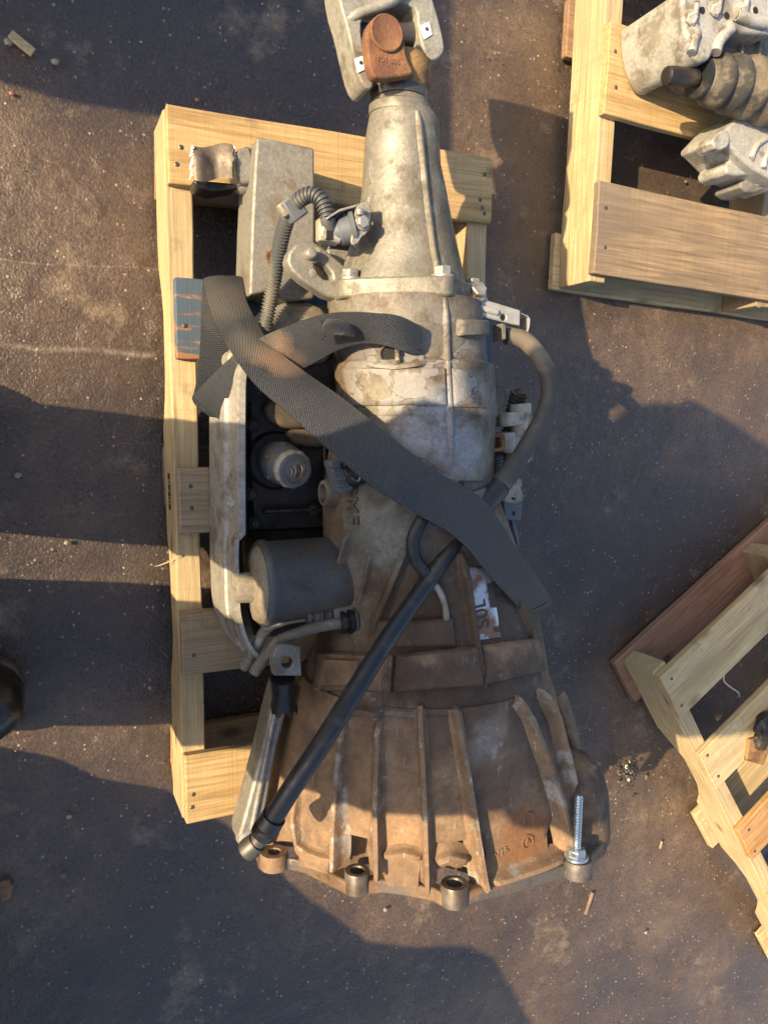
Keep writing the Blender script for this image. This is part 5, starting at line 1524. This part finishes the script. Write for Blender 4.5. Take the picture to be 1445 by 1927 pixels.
# boots
LEATHER = plain('boot_leather', (.012, .011, .010), .32, 0, 50, .4, .35, dirt=(.085, .06, .04), dirt_amt=.35)
SOLE = plain('boot_sole', (.02, .018, .015), .6, 0, 50, .4, .3, dirt=(.12, .085, .055), dirt_amt=.5)
def workboot(toe, heel, w):
    d = (toe - heel); L = d.length; d.normalize(); s_ = Vector((-d.y, d.x, 0))
    rings = []; rs_ = []
    for t, ww, h in ((0, .5, .14), (.06, .72, .16), (.18, .80, .17), (.32, .78, .165), (.45, .80, .125), (.58, .92, .092), (.72, 1.0, .080), (.84, .98, .074), (.93, .82, .064), (.98, .55, .05), (1.0, .25, .036)):
        c = heel + d * L * t; a_ = w / 2 * ww
        rings.append([c + s_ * a_ * math.cos(q) + Vector((0, 0, .018 + max(0, h * math.sin(q)))) for q in [math.pi * k / 14 for k in range(15)]])
        rs_.append([c + s_ * (a_ + .006) * k + Vector((0, 0, zz)) for k, zz in ((-1, .0), (-1, .024), (1, .024), (1, .0))])
    o = link('boot', *g_loft(rings, cap=True), LEATHER, per, smooth=60)
    link('boot_sole', *g_loft(rs_), SOLE, o, bevel=.004)
    link('toe_seam', *g_tube(smooth_path([heel + d * L * .62 + s_ * w / 2 * .8 * k + Vector((0, 0, .03 + .072 * (1 - k * k) ** .5)) for k in (-1, -.8, -.4, 0, .4, .8, 1)], 4), .003, 8), SOLE, o, smooth=60)
    for k in range(4):
        c = heel + d * L * (.40 + k * .045) + Vector((0, 0, .165 - .016 * k))
        link('lace', *g_tube([c - s_ * .025, c + Vector((0, 0, .006)), c + s_ * .025], .003, 8), SOLE, o, smooth=60)
workboot(P(45, 1318, .03), Vector((-.325, -.325, 0)), .118)
workboot(Vector((-.085, .035, 0)), Vector((-.345, -.045, 0)), .112)

# ------------------------------------------------------------------ loose bits on the yard
def bit(name, g, mat, label, cat, **k):
    return tag(link(name, g[0], g[1], mat, **k), label, cat)
bit('wood_chip', g_box(P(42, 82, .005) , .034, .012, .007, (Vector((.82, -.57, 0)), Vector((.57, .82, 0)), Vector((0, 0, 1)))), W_PALE, 'pale splintered wood chip on the wet ground at upper left', 'wood chip', bevel=.001)
bit('red_shard', lump(P(10, 1676, .006), (.010, .016, .006), 5), W_RED, 'red broken shard on the ground at lower left edge', 'shard', smooth=30)
bit('paper_scrap', g_prism([P(1075, 1648, .006), P(1100, 1634, .008), P(1114, 1632, .006), P(1092, 1650, .008)], Vector((0, 0, -.003))), WHITE, 'small white paper scrap under the bell housing corner', 'paper')
bit('wood_sliver', g_box(P(1108, 1700, .004), .048, .006, .005, (Vector((.35, .94, 0)), Vector((.94, -.35, 0)), Vector((0, 0, 1)))), W_BROWN, 'thin brown wood sliver on the ground right of the bell', 'wood sliver', bevel=.001)
bit('wood_sliver', g_box(P(1243, 1590, .004), .016, .003, .003, (Vector((.3, .95, 0)), Vector((.95, -.3, 0)), Vector((0, 0, 1)))), W_PALE, 'tiny pale sliver near the angled pallet', 'wood sliver')
string_path = smooth_path([P(1362, 1270, .035), P(1362, 1282, .02), P(1374, 1293, .012), P(1388, 1303, .01), P(1390, 1311, .01)], 6)
bit('string', g_tube(string_path, .0018, 8), WHITE, 'short pale string hanging inside the angled pallet', 'string', smooth=60)
link('splinter', *g_tube(smooth_path([P(343, 1046, .105), P(325, 1054, .098), P(306, 1062, .085), P(292, 1066, .075)], 4), lambda s: .0016 * (1.2 - s), 6), W_PALE, pal, smooth=60)
sw = empty('swarf_pile', tuple(P(1182, 1455, 0)), 'small heap of grey metal swarf right of the starter bulge', 'swarf')
rs = random.Random(12)
for k in range(70):
    a = rs.random() * 6.28; r = abs(rs.gauss(0, 18))
    c = P(1182 + r * math.cos(a) * .9, 1452 + r * math.sin(a) * 1.1, .004 + max(0, .012 - r * .0004))
    sz = rs.uniform(.004, .010)
    x = Vector((rs.uniform(-1, 1), rs.uniform(-1, 1), rs.uniform(-.4, .6))).normalized(); y = x.orthogonal().normalized(); z = x.cross(y)
    link('metal_flake', *g_box(c, sz, sz * .5, sz * .35, (x, y, z)), DULL if k % 3 else OILY_SHADE, sw, smooth=None)
# stones one can pick out
STONES = [plain('stone_pale', (.28, .245, .20), .7, 0, 200, .3, .4), plain('stone_brown', (.20, .13, .09), .7, 0, 200, .3, .4), plain('stone_red', (.28, .13, .08), .7, 0, 200, .3, .4)]
where = [(105, 116, 0, 'pale stone just below right of the splintered wood chip'), (22, 176, 2, 'reddish stone on the sunlit ground at the upper left edge'), (16, 78, 0, 'pale stone left of the splintered wood chip'),
         (372, 188, 2, 'red stone beside the top board of the long pallet'), (1290, 342, 1, 'brown pebble in the gap of the upper right pallet'), (1375, 380, 0, 'pale pebble under the silver transaxle'),
         (35, 895, 0, 'pale stone in the shade at the left edge'), (126, 1022, 0, 'flat pale stone on the sunlit strip left of the pallet'), (283, 1294, 0, 'pale stone beside the lower left stringer'),
         (130, 1537, 0, 'largest pale stone in the lower left shade'), (120, 1648, 1, 'brown stone right of the red shard'), (725, 1712, 0, 'pale pebble below the bell flange'), (1215, 1755, 0, 'pale pebble on the sunlit ground at lower right')]
for k, (x, y, m, w) in enumerate(where):
    q = random.Random(k).uniform(.003, .0055)
    o = link('stone', *lump(P(x, y, q * .4), (q, q * .8, q * .6), k * 3.3), STONES[m], smooth=40)
    tag(o, w, 'stone', 'loose stones on the yard')
# grit nobody could count
def grit():
    rs = random.Random(4)
    base_v = [Vector(q) for q in ((1, 0, 0), (-1, 0, 0), (0, 1, 0), (0, -1, 0), (0, 0, 1), (0, 0, -.4))]
    base_f = [(0, 2, 4), (2, 1, 4), (1, 3, 4), (3, 0, 4), (2, 0, 5), (1, 2, 5), (3, 1, 5), (0, 3, 5)]
    for nm, mat, n, lo, hi, seed in (('pale_grit_glints', STONES[0], 3200, .0004, .0015, 1), ('brown_grit', STONES[1], 5200, .0007, .0024, 2)):  # pale grit is also spread to stand in for sun glints
        rs = random.Random(seed); v = []; f = []
        for _ in range(n):
            x = rs.uniform(-.12, 1.6); y = rs.uniform(-1.55, .95)
            if noise.noise(Vector((x * 3, y * 3, seed))) < rs.uniform(-.45, .35): continue
            r = lo + (hi - lo) * rs.random() ** 3; a = rs.random() * 6.28
            ca, sa = math.cos(a), math.sin(a); n0 = len(v)
            for q in base_v:
                k = r * rs.uniform(.7, 1.2)
                v.append(Vector((x + (q.x * ca - q.y * sa) * k, y + (q.x * sa + q.y * ca) * k, -.001 + r * .5 + q.z * k * .8)))
            f += [tuple(i + n0 for i in t) for t in base_f]
        o = link(nm, v, f, mat, smooth=None)
        tag(o, ('pale fine grit and painted glints' if seed == 1 else 'brown crumbs of grit') + ' scattered over the wet asphalt', 'grit', kind='stuff')
grit()
